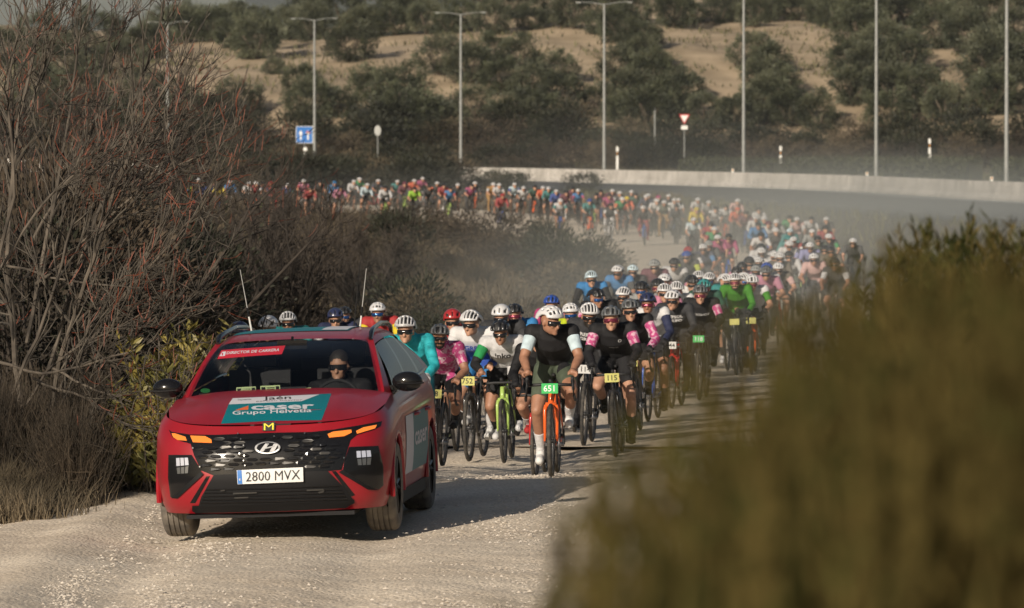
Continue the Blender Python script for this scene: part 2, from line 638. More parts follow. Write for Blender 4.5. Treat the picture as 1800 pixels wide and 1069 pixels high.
# ------------------------------------------------------------------ vegetation generators
def leaf_quads(c, d, up, ln, wd):
    """arrays: centre, long axis, side axis -> kite shaped leaves (one quad each)"""
    n = len(c)
    d = d / np.maximum(np.linalg.norm(d, axis=1, keepdims=True), 1e-9)
    s = np.cross(d, up)
    s = s / np.maximum(np.linalg.norm(s, axis=1, keepdims=True), 1e-9)
    ln = np.broadcast_to(ln, (n,))[:, None]; wd = np.broadcast_to(wd, (n,))[:, None]
    a = c
    b = c + d * ln * .5 + s * wd * .5
    e = c + d * ln
    g = c + d * ln * .5 - s * wd * .5
    v = np.stack([a, b, e, g], 1).reshape(-1, 3)
    f = np.arange(4 * n).reshape(n, 4)
    return v, f

def mesh_np(name, v, f, mi=None):
    me = bpy.data.meshes.new(name)
    me.from_pydata(np.asarray(v).tolist(), [], np.asarray(f).tolist())
    if mi is not None:
        me.polygons.foreach_set('material_index', np.asarray(mi, np.int32))
    return me

def rand_unit(n):
    v = nrg.normal(size=(n, 3))
    return v / np.linalg.norm(v, axis=1, keepdims=True)

def crown_mesh(name, nclump, nleaf, rad, zc, sig, ln, wd, flat=.55, lift=.25, seed=0, low=.0):
    """clumps through an uneven ellipsoid; leaves point outwards from their clump"""
    g = np.random.default_rng(seed)
    d = g.normal(size=(nclump, 3)); d /= np.linalg.norm(d, axis=1, keepdims=True)
    r = (.45 + .55 * g.random(nclump) ** .5)
    lob = 1 + .13 * np.sin(d[:, 0] * 4 + seed) * np.cos(d[:, 1] * 3 + seed * 2)
    c = d * (r * lob)[:, None] * np.array(rad) + np.array([0, 0, zc])
    c[:, 2] = np.maximum(c[:, 2], low)
    k = np.repeat(np.arange(nclump), nleaf)
    off = g.normal(size=(len(k), 3)) * sig * (.6 + .8 * g.random(nclump))[k][:, None]
    off[:, 2] *= .75
    p = c[k] + off
    dr = off + .5 * (p - np.array([0, 0, zc])) + g.normal(size=off.shape) * flat * sig + np.array([0, 0, lift * sig])
    v, f = leaf_quads(p, dr, g.normal(size=off.shape), ln * (.6 + .8 * g.random(len(k))), wd * (.7 + .6 * g.random(len(k))))
    v[:, 2] = np.maximum(v[:, 2], 0.02)
    return mesh_np(name, v, f)

def wander(p, d, L, n, wobble, trop, g):
    pts = [np.array(p, float)]
    d = np.array(d, float); d /= np.linalg.norm(d)
    for i in range(n):
        d = d + g.normal(size=3) * wobble + np.array(trop) * (1.0 / n)
        d /= np.linalg.norm(d)
        pts.append(pts[-1] + d * L / n)
    return np.array(pts), d

def sub_branches(line, r0, r1, n, L, rad, spread, trop, g, t0=.15, nseg=5, wobble=.13):
    out = []
    k = len(line)
    for _ in range(n):
        t = t0 + (1 - t0) * g.random()
        u = t * (k - 1); i = min(int(u), k - 2); w = u - i
        p = line[i] * (1 - w) + line[i + 1] * w
        d = line[i + 1] - line[i]; d = d / max(np.linalg.norm(d), 1e-9)
        d = d + g.normal(size=3) * spread
        pr = (r0 * (1 - t) + r1 * t)
        ll = L * (.4 + .9 * g.random()) * (1.15 - .5 * t)
        pts, _d = wander(p, d, ll, nseg, wobble, trop, g)
        out.append((pts, min(rad, pr * .75)))
    return out

def bare_tree(name, limbs, mats, loc, g, dens=1.0, L1=1.1, L2=.55, L3=.25, trop=(.1, 0, .5), parent_data=None, red=.5, r_tip=.0035):
    """a leafless tree: limbs are parts, the twigs that nobody could count are one part"""
    root = empty(name, loc)
    tw, rd = MB(), MB()
    for pts, ra, rb in limbs:
        mb = MB()
        mb.tube(pts, np.linspace(ra, rb, len(pts)), 7)
        mb.build('limb', mats[0], root, fix=False)
        for p1, q1 in sub_branches(pts, ra, rb, int(9 * dens), L1, ra * .5, .42, trop, g, nseg=7):
            tw.tube(p1, np.linspace(q1, max(q1 * .3, r_tip), len(p1)), 4, cap=False)
            for p2, q2 in sub_branches(p1, q1, q1 * .3, int(6 * dens), L2, q1 * .6, .5, trop, g, nseg=5):
                tw.tube(p2, np.linspace(q2, max(q2 * .4, r_tip), len(p2)), 3, cap=False)
                for p3, q3 in sub_branches(p2, q2, q2 * .4, int(2.5 * dens), L3, q2 * .7, .5, (trop[0], trop[1], trop[2] * 1.6), g, nseg=3, t0=.4):
                    (rd if g.random() < red else tw).tube(p3, np.linspace(max(q3, r_tip * 1.2), r_tip * .8, len(p3)), 3, cap=False)
    o = tw.build('twigs', mats[1], root, fix=False); o['kind'] = 'stuff'
    if rd.n:
        o = rd.build('young_shoots', mats[2], root, fix=False); o['kind'] = 'stuff'
    return root

def copy_thing(root, loc, rz=0.0, s=1.0, label=None):
    """copy of a thing, its parts and their sub-parts on shared mesh data"""
    r = root.copy(); COL.objects.link(r)
    r.location = loc
    r.rotation_euler = (0, 0, rz)
    r.scale = (s, s, s) if not hasattr(s, '__len__') else s
    if label:
        r['label'] = label
    for c in CH[root.name]:
        k = c.copy(); COL.objects.link(k); k.parent = r
    return r
CH = {}
def remember(root):
    CH[root.name] = [o for o in bpy.data.objects if o.parent is root]
    return root

# ------------------------------------------------------------------ materials of plants
M_olive = mat('olive leaves', (.100, .110, .060), .6, col2=(.024, .031, .016), scale=.55, detail=3, translucent=.15, objvar=.22)
M_olive2 = mat('grey olive leaves', (.125, .132, .078), .6, col2=(.034, .042, .023), scale=.6, detail=3, translucent=.15, objvar=.2)
M_trunk = mat('olive bark', (.12, .095, .07), .95, var=.4, scale=6)
M_shrub = mat('dark shrub leaves', (.034, .036, .017), .7, col2=(.012, .015, .008), scale=1.2, translucent=.15, objvar=.3)
M_brush = mat('brown brush', (.060, .044, .028), .9, col2=(.022, .017, .011), scale=1.5, objvar=.3)
M_tan = mat('dry tan brush', (.115, .09, .056), .9, col2=(.042, .034, .02), scale=1.5, objvar=.3)
M_bark = mat('grey twig bark', (.13, .108, .084), .85, col2=(.032, .026, .02), scale=4, objvar=.1)
M_twig = mat('twigs', (.098, .084, .066), .85, col2=(.024, .02, .016), scale=5)
M_red = mat('young red shoots', (.19, .045, .02), .6, col2=(.09, .034, .02), scale=4)
M_dbark = mat('dark thicket bark', (.045, .036, .028), .9, col2=(.018, .014, .011), scale=5, objvar=.2)
M_hedge = mat('clipped hedge', (.06, .066, .032), .75, col2=(.025, .03, .014), scale=3, translucent=.1)

# ------------------------------------------------------------------ olive grove on the hill
olives = []
for k in range(4):
    root = empty('olive_tree', (0, 400, -50))
    rad = [(2.3, 2.3, 1.85), (2.2, 2.3, 1.95), (2.5, 2.3, 1.75), (2.1, 2.1, 1.95)][k]
    mb = MB()
    g = np.random.default_rng(50 + k)
    for j in range(3):
        a = j * 2.1 + k
        mb.tube([(0, 0, -.4), (.1 * math.cos(a), .1 * math.sin(a), .5), (.5 * math.cos(a), .5 * math.sin(a), 1.3), (1.1 * math.cos(a), 1.1 * math.sin(a), 2.3)], [.26, .2, .14, .06], 6)
    mb.build('trunk', M_trunk, root, fix=False)
    me = crown_mesh('crown', 84, 74, rad, 2.05, .27, .25, .09, seed=30 + k, low=.5)
    obj('crown', me, M_olive if k % 2 else M_olive2, root, smooth=False)
    tag(root, 'olive tree', 'tree', 'olive trees of the grove on the hillside')
    remember(root)
    olives.append(root)
# base pixel x, y and crown width in photograph pixels
OLV = [(450, 103, 100, 'alone on the bare patch, broad crown, west of the tall lamp'), (618, 106, 92, 'round crown with a long shadow on bare ground'), (528, 70, 85), (423, 62, 80), (649, 66, 75), (696, 62, 75), (750, 60, 80), (789, 60, 70),
       (867, 60, 80), (933, 53, 58), (1007, 50, 85), (528, 170, 78), (545, 210, 100), (657, 178, 90), (773, 132, 90), (867, 115, 85),
       (917, 120, 85), (703, 197, 105), (828, 147, 95), (886, 166, 95), (937, 182, 95), (719, 252, 125), (770, 250, 110), (937, 236, 120),
       (902, 246, 105), (420, 206, 85), (330, 76, 92), (376, 72, 88), (290, 74, 85), (1124, 92, 80), (1214, 42, 55), (1115, 45, 70), (1268, 40, 70),
       (1343, 38, 75), (1402, 36, 70), (1445, 40, 70), (1131, 126, 85), (1147, 160, 90), (1118, 196, 95), (1178, 207, 95), (1198, 182, 80),
       (1139, 228, 105), (1320, 117, 82), (1351, 132, 80), (1343, 166, 90), (1375, 172, 80), (1351, 206, 95), (1388, 222, 90), (1316, 216, 85),
       (1512, 82, 100), (1551, 112, 105), (1500, 137, 95), (1532, 166, 115), (1591, 132, 100), (1571, 188, 110), (1618, 197, 100), (1500, 186, 85),
       (1650, 84, 100), (1712, 98, 105), (1748, 112, 95), (1736, 152, 125), (1783, 142, 100), (1768, 187, 110), (1744, 202, 100), (1532, 45, 90),
       (1590, 44, 90), (1787, 74, 90), (1690, 52, 90), (1740, 50, 80), (1470, 50, 70), (20, 120, 95), (70, 92, 90), (120, 132, 95), (172, 92, 95), (215, 142, 90), (255, 108, 85), (60, 182, 100), (140, 192, 95), (232, 202, 95), (290, 188, 90), (335, 232, 95), (180, 242, 100), (100, 242, 100), (20, 232, 100), (1058, 205, 80), (1100, 218, 85), (1240, 226, 85), (1292, 228, 85), (1440, 226, 85), (1562, 226, 90), (1662, 216, 85), (1090, 75, 85), (1088, 140, 85), (1065, 60, 70), (835, 205, 80), (985, 205, 95), (978, 150, 80), (600, 205, 70), (480, 130, 40)]
rel = []
for k, e in enumerate(OLV):
    px, py, w = e[:3]
    p = ground_at(px, py, 480, 900)
    rel.append((px, py, w, p))
kinds = ['broad', 'round', 'tall', 'small', 'dense', 'ragged']
rows = {0: 'at the crest of the hill', 1: 'on the upper slope', 2: 'halfway up the slope', 3: 'low on the slope', 4: 'at the foot of the hill'}
lampx = [295, 552, 810, 1062, 1307, 1540, 1769]
lamps_n = ['branch-veiled', 'blue-sign', 'T-topped', 'bend', 'yield-sign', 'long-hedge', 'hedge-gap']
seen_l = {}
def uniq(lab, alts):
    """append what sets a thing apart until its label is new (at most 13 words)"""
    for a in [''] + alts:
        c = (lab + ' ' + a).strip()
        if c not in seen_l and len(c.replace(',', ' ').split()) <= 13:
            seen_l[c] = 1
            return c
    return lab
for k, (px, py, w, p) in enumerate(rel):
    r = 0 if py < 65 else 1 if py < 115 else 2 if py < 165 else 3 if py < 215 else 4
    i = int(np.argmin([abs(px - l) for l in lampx]))
    dx = px - lampx[i]
    side = 'straight behind the %s lamp' if abs(dx) < 28 else ('hedge side of the %s lamp' if 0 < dx < 75 else 'bare-tree side of the %s lamp' if -75 < dx < 0 else 'well off the %s lamp, hedge side' if dx > 0 else 'well off the %s lamp, bare-tree side')
    wd = 'large' if w > 100 else 'medium' if w > 80 else 'small'
    lab = '%s olive tree %s, %s' % (wd, rows[r], side % lamps_n[i])
    s = w / 1.8 / FPX * p.y / 2.85
    src = olives[k % 4]
    a = nrg.random() * 6.28
    if k < 4:
        src.location = p - Vector((0, 0, .25)); src.rotation_euler = (0, 0, a); src.scale = (s * 1.08, s * 1.08, s); src['label'] = lab
    else:
        copy_thing(src, p - Vector((0, 0, .25)), a, (s * 1.08, s * 1.08, s * (.9 + .2 * nrg.random())), lab)
# the trees beyond the crest
n = 0
for k in range(44):
    px = 260 + 1560 * (k + .5) / 44 + nrg.normal() * 10
    y = 570 + 70 * ((k * 7) % 5) / 5 + nrg.random() * 10
    if px < 250: continue
    x = (px - 900) / FPX * y
    i = int(np.argmin([abs(px - l) for l in lampx]))
    lab = 'distant olive tree beyond the crest, %s side of the %s lamp' % ('hedge' if px > lampx[i] else 'bare-tree', lamps_n[i])
    copy_thing(olives[k % 4], (x, y, Hs(x, y) - .2), nrg.random() * 6, .8 + .35 * nrg.random(), lab)

# ------------------------------------------------------------------ shrubs
def shrub(name, rad, zc, nclump, nleaf, sig, ln, wd, m, mstem, seed, nstem=9):
    root = empty(name, (0, 400, -50))
    g = np.random.default_rng(seed)
    mb = MB()
    for j in range(nstem):
        a = g.random() * 6.28
        r = g.random() ** .5
        pts, _ = wander((.12 * math.cos(a), .12 * math.sin(a), -.1), (r * rad[0] * math.cos(a), r * rad[1] * math.sin(a), zc + rad[2] * .7), (zc + rad[2]) * 1.05, 5, .1, (0, 0, .3), g)
        mb.tube(pts, np.linspace(.025, .006, 6), 4, cap=False)
    mb.build('stems', mstem, root, fix=False)['kind'] = 'stuff'
    me = crown_mesh('foliage', nclump, nleaf, rad, zc, sig, ln, wd, seed=seed, low=.15, lift=.6)
    obj('foliage', me, m, root, smooth=False)
    return root

def twiggy(name, h, w, n, m, seed, sides=3, r=.006):
    """leafless brush: a fan of fine stems"""
    root = empty(name, (0, 400, -50))
    g = np.random.default_rng(seed)
    mb = MB()
    for j in range(n):
        a = g.random() * 6.28
        q = g.random() ** .6
        d = np.array([math.cos(a) * q * w / h, math.sin(a) * q * w / h, 1.0])
        pts, _ = wander((.3 * w * g.normal() * .5, .3 * w * g.normal() * .5, -.05), d, h * (.5 + .55 * g.random()), 4, .16, (0, 0, .2), g)
        mb.tube(pts, np.linspace(r, r * .4, 5), sides, cap=False)
        for _k in range(3):
            u = g.integers(1, 4)
            p2, _ = wander(pts[u], pts[u + 1] - pts[u] + g.normal(size=3) * .12 * h, h * .3 * (.4 + g.random()), 2, .2, (0, 0, .2), g)
            mb.tube(p2, np.linspace(r * .6, r * .3, 3), 3, cap=False)
    o = mb.build('stems', m, root, fix=False); o['kind'] = 'stuff'
    return root

protos = {
    'scrub': [shrub('scrub_bush', (1.5, 1.4, .95), 1.05, 40, 55, .3, .2, .07, M_shrub, M_dbark, 70), shrub('scrub_bush', (1.7, 1.5, .75), .9, 40, 50, .32, .2, .06, M_brush, M_dbark, 71),
              shrub('scrub_bush', (1.3, 1.3, 1.1), 1.1, 44, 50, .28, .18, .05, M_tan, M_dbark, 72)],
    'thicket': [shrub('thicket_bush', (.75, .7, .8), 1.0, 60, 90, .17, .075, .022, M_brush, M_dbark, 75, 14), shrub('thicket_bush', (.8, .7, .75), .95, 60, 90, .17, .07, .024, M_shrub, M_dbark, 76, 14)],
    'twig': [twiggy('dry_brush', 1.3, 1.0, 330, M_brush, 80, r=.007), twiggy('dry_brush', 1.0, 1.2, 330, M_tan, 81, r=.007)],
}
for k in protos:
    for o in protos[k]:
        tag(o, k, 'shrub')
        remember(o)
used = set()
def plant(src, loc, s, label, group, rz=None):
    s3 = s if hasattr(s, '__len__') else (s, s, s)
    rz = nrg.random() * 6.28 if rz is None else rz
    if src.name not in used:
        used.add(src.name)
        src.location = loc; src.scale = s3; src.rotation_euler = (0, 0, rz); src['label'] = label; src['group'] = group
        return src
    r = copy_thing(src, loc, rz, s3, label)
    r['group'] = group
    return r

def near_lamp(px):
    i = int(np.argmin([abs(px - l) for l in lampx]))
    return lamps_n[i]
# scrub at the foot of the hill
for k in range(58):
    px = 330 + 1490 * k / 57 + nrg.normal() * 8
    y = 478 + 18 * nrg.random()
    x = (px - 900) / FPX * y
    t = 0 if nrg.random() < .45 else 1 if nrg.random() < .6 else 2
    s = (.9 + .5 * nrg.random()); 
    plant(protos['scrub'][t], (x, y, Hs(x, y) - .1), (s * 1.1, s, s * (.8 + .3 * nrg.random())), '%s scrub bush at the foot of the olive hill by the %s lamp post' % (['dark green', 'brown', 'tan'][t], near_lamp(px)), 'scrub along the foot of the hill')
for k in range(64):
    px = 0 + 1830 * k / 63 + nrg.normal() * 9
    y = 496 + 14 * nrg.random()
    x = (px - 900) / FPX * y
    t = 0 if nrg.random() < .6 else 1 if nrg.random() < .7 else 2
    s = 1.15 + .6 * nrg.random()
    plant(protos['scrub'][t], (x, y, Hs(x, y) - .1), (s * 1.15, s, s * (.8 + .4 * nrg.random())), '%s scrub bush where the olive hill begins by the %s lamp post' % (['dark green', 'brown', 'tan'][t], near_lamp(px)), 'scrub along the foot of the hill')
# scrub band between the far riders and the barrier
for k in range(84):
    px = 325 + 900 * k / 83 + nrg.normal() * 10
    y = 322 + 75 * nrg.random()
    x = (px - 900) / FPX * y
    if sdist(np.array([x]), np.array([y]), BARS)[0] < 16.5 or abs(sdist(np.array([x]), np.array([y]), TRKS)[0]) < 6: continue
    t = 0 if nrg.random() < .5 else 1 if nrg.random() < .5 else 2
    s = (.82 + .34 * nrg.random()) if px < 1120 and not (835 < px < 925) and px < 1010 else .5 + .2 * nrg.random()
    plant(protos['scrub'][t], (x, y, Hs(x, y) - .1), (s * 1.25, s, s), '%s scrub bush between the distant riders and the barrier by the %s lamp post' % (['dark green', 'brown', 'tan'][t], near_lamp(px)), 'scrub behind the distant riders')
# field inside the bend: named ones first (px, base y, D, width px, kind)
FIELD = [(985, 470, 150, 150, 0, 'dark bushy shrub on the inside of the bend'), (1040, 455, 165, 110, 0, 'dark shrub where the track bends'), (930, 455, 170, 110, 1, 'brown shrub beside the dark bush of the bend'), (720, 490, 105, 150, 0, 'dark green shrub in the middle of the dry field'),
         (650, 505, 92, 130, 2, 'tan shrub with upright stems beyond the bare tree'), (760, 520, 95, 120, 0, 'low dark shrub behind the rider in a tricolour helmet'), (700, 400, 190, 120, 0, 'dark shrub below the lime jersey'), (850, 392, 205, 130, 1, 'brown heathery bush below the distant riders'),
         (800, 400, 215, 100, 1, 'brown low bush in the dry field'), (900, 520, 110, 130, 1, 'brown shrub behind the aero helmet'), (1000, 535, 96, 140, 2, 'tan brush beside the pack'), (1060, 500, 118, 90, 2, 'tan weeds at the track edge by the blue vest'), (840, 540, 88, 130, 1, 'brown brush above the white jersey'),
         (600, 420, 160, 110, 1, 'brown bush behind the bare tree'), (960, 400, 200, 80, 0, 'dark bush in front of the distant riders'), (1085, 440, 160, 60, 2, 'tan grass clump near the bend')]
for px, py, D, w, t, lab in FIELD:
    x = (px - 900) / FPX * D
    s = w / FPX * D / 3.0
    plant(protos['scrub'][t], (x, D, Hs(x, D) - .08), (s, s, s * 1.15), lab, 'shrubs in the field inside the bend')
for k in range(120):
    y = 62 + 200 * nrg.random() ** 1.3
    px = 330 + 760 * nrg.random()
    x = (px - 900) / FPX * y
    if abs(sdist(np.array([x]), np.array([y]), TRKS)[0]) < 4.6: continue
    t = nrg.random()
    s = (.45 + .5 * nrg.random())
    third = ['near the car', 'across the middle of the field', 'towards the far bend'][0 if y < 95 else 1 if y < 160 else 2]
    if t < .62:
        j = int(nrg.random() < .5)
        plant(protos['twig'][j], (x, y, Hs(x, y) - .05), s * 1.1, '%s leafless brush %s' % (['brown', 'tan'][j], third), 'brush in the dry field')
    else:
        j = 1 + int(nrg.random() < .5)
        plant(protos['scrub'][j], (x, y, Hs(x, y) - .05), (s * .8, s * .8, s * .7), '%s low bush %s' % (['green', 'brown', 'tan'][j], third), 'brush in the dry field')

# ------------------------------------------------------------------ median hedges behind the barrier
def hedge(s0, s1, off, h, label):
    pts = [at_s(s, off) for s in np.arange(s0, s1, 1.5)]
    p0 = pts[len(pts) // 2]
    z0 = Hs(*p0)
    root = empty('hedge', (p0[0], p0[1], z0))
    tag(root, label, 'hedge', 'clipped hedges behind the barrier')
    g = nrg
    cs, ds = [], []
    core = MB()
    for (ax, ay), (bx, by) in zip(pts[:-1], pts[1:]):
        core.box(((ax + bx) / 2 - p0[0], (ay + by) / 2 - p0[1], h * .45), (.75, math.hypot(bx - ax, by - ay) + .05, h * .86), rot=(0, 0, math.atan2(by - ay, bx - ax) - math.pi / 2))
        n = 150
        t = g.random(n)
        u = g.random(n) * 2 - 1
        z = g.random(n)
        face = g.random(n) < .65
        tx, ty = bx - ax, by - ay
        L = math.hypot(tx, ty)
        nxx, nyy = -ty / L, tx / L
        uu = np.where(face, .5 + .06 * g.normal(size=n), u * .5)
        zz = np.where(face, z * h, h * (.97 + .05 * g.normal(size=n)))
        cs.append(np.stack([ax + tx * t + nxx * uu - p0[0], ay + ty * t + nyy * uu - p0[1], zz], 1))
        ds.append(np.stack([nxx * uu, nyy * uu, .3 * np.ones(n)], 1) + .5 * g.normal(size=(n, 3)))
    v, f = leaf_quads(np.concatenate(cs), np.concatenate(ds), rand_unit(sum(map(len, cs))), .22, .1)
    core.build('branches', M_shrub, root)['kind'] = 'stuff'
    obj('foliage', mesh_np('foliage', v, f), M_hedge, root, smooth=False)
def s_of(px):
    d = np.abs(dense[:, 0] / dense[:, 1] * FPX + 900 - px) + np.where(dense[:, 1] < 100, 1e4, 0)
    return seg[int(np.argmin(d))]
hedge(s_of(1860), s_of(1661), -2.6, 2.0, 'clipped dark hedge behind the barrier, beyond the gap towards the road edge')
hedge(s_of(1636), s_of(1320), -2.6, 1.95, 'long clipped hedge behind the barrier between the yield-sign lamp and the gap')
hedge(s_of(1306), s_of(1130), -2.6, 1.8, 'clipped hedge behind the barrier, fading into the dust')

# ------------------------------------------------------------------ big leafless tree beside the track
def pxl(pts, D0, D1):
    k = len(pts)
    return np.array([P(x, y, D0 + (D1 - D0) * i / (k - 1)) for i, (x, y) in enumerate(pts)])
def curve(p, n=5):
    return smooth_line3(np.asarray(p, float), n)
def smooth_line3(p, n):
    p = np.vstack([2 * p[0] - p[1], p, 2 * p[-1] - p[-2]])
    out = []
    for i in range(1, len(p) - 2):
        for t in np.linspace(0, 1, n, endpoint=False):
            a, b, c, d = p[i - 1], p[i], p[i + 1], p[i + 2]
            out.append(.5 * ((2 * b) + (-a + c) * t + (2 * a - 5 * b + 4 * c - d) * t * t + (-a + 3 * b - 3 * c + d) * t ** 3))
    out.append(p[-2])
    return np.array(out)
LIMBS = [([(60, 870), (95, 700), (130, 560), (190, 400), (250, 250), (330, 110)], 51, 50, .05, .012), ([(55, 870), (30, 640), (20, 450), (40, 250), (60, 80), (90, -40)], 51, 52, .05, .015),
         ([(95, 700), (180, 560), (260, 470), (330, 390), (378, 325)], 51, 49.5, .03, .007), ([(80, 660), (150, 470), (230, 330), (300, 210), (335, 130)], 51, 51.5, .032, .007),
         ([(45, 600), (80, 400), (110, 260), (130, 120), (160, -20)], 51.4, 52, .035, .01), ([(0, 640), (80, 655), (180, 640), (280, 600), (340, 545)], 50.5, 49.5, .026, .006),
         ([(60, 665), (150, 700), (220, 738), (285, 758)], 50.7, 49.2, .022, .005), ([(90, 650), (170, 690), (240, 715), (310, 722)], 50.7, 49.4, .022, .005),
         ([(40, 720), (100, 640), (190, 590), (262, 556)], 51, 50, .026, .006), ([(60, 500), (150, 430), (270, 330), (362, 285)], 51, 50.4, .03, .006),
         ([(10, 470), (56, 483), (168, 494), (241, 477), (303, 415)], 51, 50, .022, .006), ([(-10, 320), (60, 180), (100, 60), (110, -30)], 52, 52, .024, .008),
         ([(110, 560), (200, 330), (240, 200), (270, 60), (285, -20)], 51, 52, .032, .009), ([(-20, 560), (10, 350), (0, 180), (20, 40)], 50, 50, .035, .01), ([(60, 420), (130, 300), (180, 190), (215, 60)], 51.5, 52.5, .026, .007),
         ([(-30, 520), (60, 380), (150, 290), (240, 230)], 50, 50.5, .028, .006), ([(20, 700), (80, 560), (120, 430), (150, 330), (215, 240)], 50.3, 50.6, .03, .007)]
g = np.random.default_rng(5)
base = Vector((-4.35, 51, Hs(-4.35, 51)))
lm = []
for pts, d0, d1, ra, rb in LIMBS:
    L = curve(pxl(pts, d0, d1), 4) - np.array(base)
    L = L + np.cumsum(g.normal(size=L.shape) * .012, axis=0)
    lm.append((L, ra * .58, rb * .75))
big = bare_tree('bare_tree', lm, [M_bark, M_twig, M_red], base, g, dens=1.12, L1=1.0, L2=.55, L3=.24, trop=(.12, 0, .4), red=.30)
tag(big, 'tall leafless tree with grey limbs and red shoots beside the track', 'tree', 'leafless trees beside the track')
def rlimbs(n, h, spread, g, r=.05):
    out = []
    for j in range(n):
        a = j * 2.4 + g.random()
        q = spread * (.3 + .7 * g.random())
        pts, _ = wander((.15 * math.cos(a), .15 * math.sin(a), -.1), (q * math.cos(a), q * math.sin(a), 1), h * (.8 + .4 * g.random()), 9, .08, (0, 0, .35), g)
        out.append((pts, r, r * .2))
    return out
g = np.random.default_rng(9)
x, y = -4.0, 88
t2 = bare_tree('bare_tree', rlimbs(11, 2.1, 1.1, g, .05), [M_dbark, M_dbark, M_dbark], (x, y, Hs(x, y)), g, dens=1.25, L1=.95, L2=.55, L3=.3, trop=(0, 0, .4), red=0, r_tip=.005)
tag(t2, 'spreading leafless tree with many stems behind the red car', 'tree', 'leafless trees beside the track')
x, y = -5.5, 62
t3 = bare_tree('bare_tree', rlimbs(12, 3.4, .75, g, .045), [M_dbark, M_dbark, M_red], (x, y, Hs(x, y)), g, dens=.9, L1=1.2, L2=.6, L3=.3, trop=(0.1, 0, .4), red=.2)
tag(t3, 'dark leafless tree standing just behind the tall red-shooted one', 'tree', 'leafless trees beside the track')
remember(t2); remember(t3)
for (x, y, s, src, lab) in [(-4.9, 70, 1.0, t3, 'leafless tree in the thicket, before the yellow-green bush'), (-7.0, 66, 1.1, t3, 'leafless tree deep in the thicket beside the frame edge'), (-6.3, 84, 1.25, t3, 'leafless tree behind the thicket, its tips over the distant hill'), (-5.2, 104, 1.1, t2, 'leafless low tree in the dry field beyond the thicket'),
                            (-8.6, 92, 1.45, t3, 'tall leafless tree at the back of the thicket'), (-3.0, 118, .85, t2, 'small leafless tree below the distant riders'), (-7.6, 110, 1.4, t2, 'leafless tree behind the thicket with wide fan of stems'), (-9.5, 122, 1.7, t3, 'leafless tree farther back, rising above the thicket')]:
    c = copy_thing(src, (x, y, Hs(x, y)), nrg.random() * 6, s, lab)
# undergrowth of the thicket
for k in range(34):
    y = 56 + 50 * nrg.random()
    px = -20 + 330 * nrg.random()
    x = (px - 900) / FPX * y
    j = int(nrg.random() < .4)
    plant(protos['thicket'][1 - j], (x, y, Hs(x, y) - .1), (1.1 + .7 * nrg.random(), 1.2, 1.0 + .9 * nrg.random()), '%s thicket bush under the leafless trees %s' % (['dark green', 'brown'][j], ['close to the track', 'farther back'][int(y > 75)]), 'thicket under the leafless trees')
# dry brush in front, at the edge of the track
for k in range(30):
    px = -30 + 205 * nrg.random()
    y = 48.6 + 6 * nrg.random() + max(0, px - 150) * .02
    x = (px - 900) / FPX * y
    j = int(nrg.random() < .35)
    plant(protos['twig'][j], (x, y, Hs(x, y) - .03), (.55, .55, .55 + .45 * nrg.random()), '%s dry brush at the track edge under the tall leafless tree' % ['brown', 'tan'][j], 'dry brush along the track edge')

# ------------------------------------------------------------------ yellow-green leafy shrub behind the car
M_yg = mat('yellow green leaves', (.30, .24, .06), .5, col2=(.085, .095, .03), scale=2.6, detail=2, translucent=.25)
def leafy(name, stems, h, w, nl, ln, wd, m, mstem, seed, d=None):
    root = empty(name, (0, 0, 0))
    g = np.random.default_rng(seed)
    mb = MB(); cs, ds = [], []
    for j in range(stems):
        a = g.random() * 6.28; q = g.random() ** .5
        x0, y0 = q * w * .5 * math.cos(a), q * (d or w) * .5 * math.sin(a)
        hh = h * (1 - .45 * q * q) * (.75 + .35 * g.random())
        pts, _ = wander((x0 * .7, y0 * .7, -.05), (x0 * .5, y0 * .5, h), hh, 6, .07, (0, 0, .2), g)
        mb.tube(pts, np.linspace(.009, .003, 7), 4, cap=False)
        t = (.2 + .8 * g.random(nl) ** .8) * 6
        i = np.minimum(t.astype(int), 5); u = (t - i)[:, None]
        p = pts[i] * (1 - u) + pts[i + 1] * u
        az = g.random(nl) * 6.28
        cs.append(p)
        ds.append(np.stack([np.cos(az), np.sin(az), .5 + .8 * g.random(nl)], 1))
    n = stems * nl
    v, f = leaf_quads(np.concatenate(cs), np.concatenate(ds), rand_unit(n), ln * (.6 + .7 * g.random(n)), wd * (.7 + .5 * g.random(n)))
    mb.build('stems', mstem, root, fix=False)['kind'] = 'stuff'
    obj('foliage', mesh_np('foliage', v, f), m, root, smooth=False)
    return root
for (px, y, h, w, sd, lab) in [(305, 50, 1.3, .95, 1, 'yellow-green leafy shrub at the track edge beside the wing mirror'), (345, 52.5, 1.35, .9, 2, 'yellow-green leafy shrub partly behind the red car'), (262, 50.6, .95, .8, 3, 'olive leafy shrub next to the dry brush')]:
    x = (px - 900) / FPX * y
    o = leafy('leafy_shrub', 90, h * 1.12, w, 60, .12, .032, M_yg, M_bark, sd)
    o.location = (x, y, Hs(x, y))
    tag(o, lab, 'shrub', 'leafy shrubs behind the car')

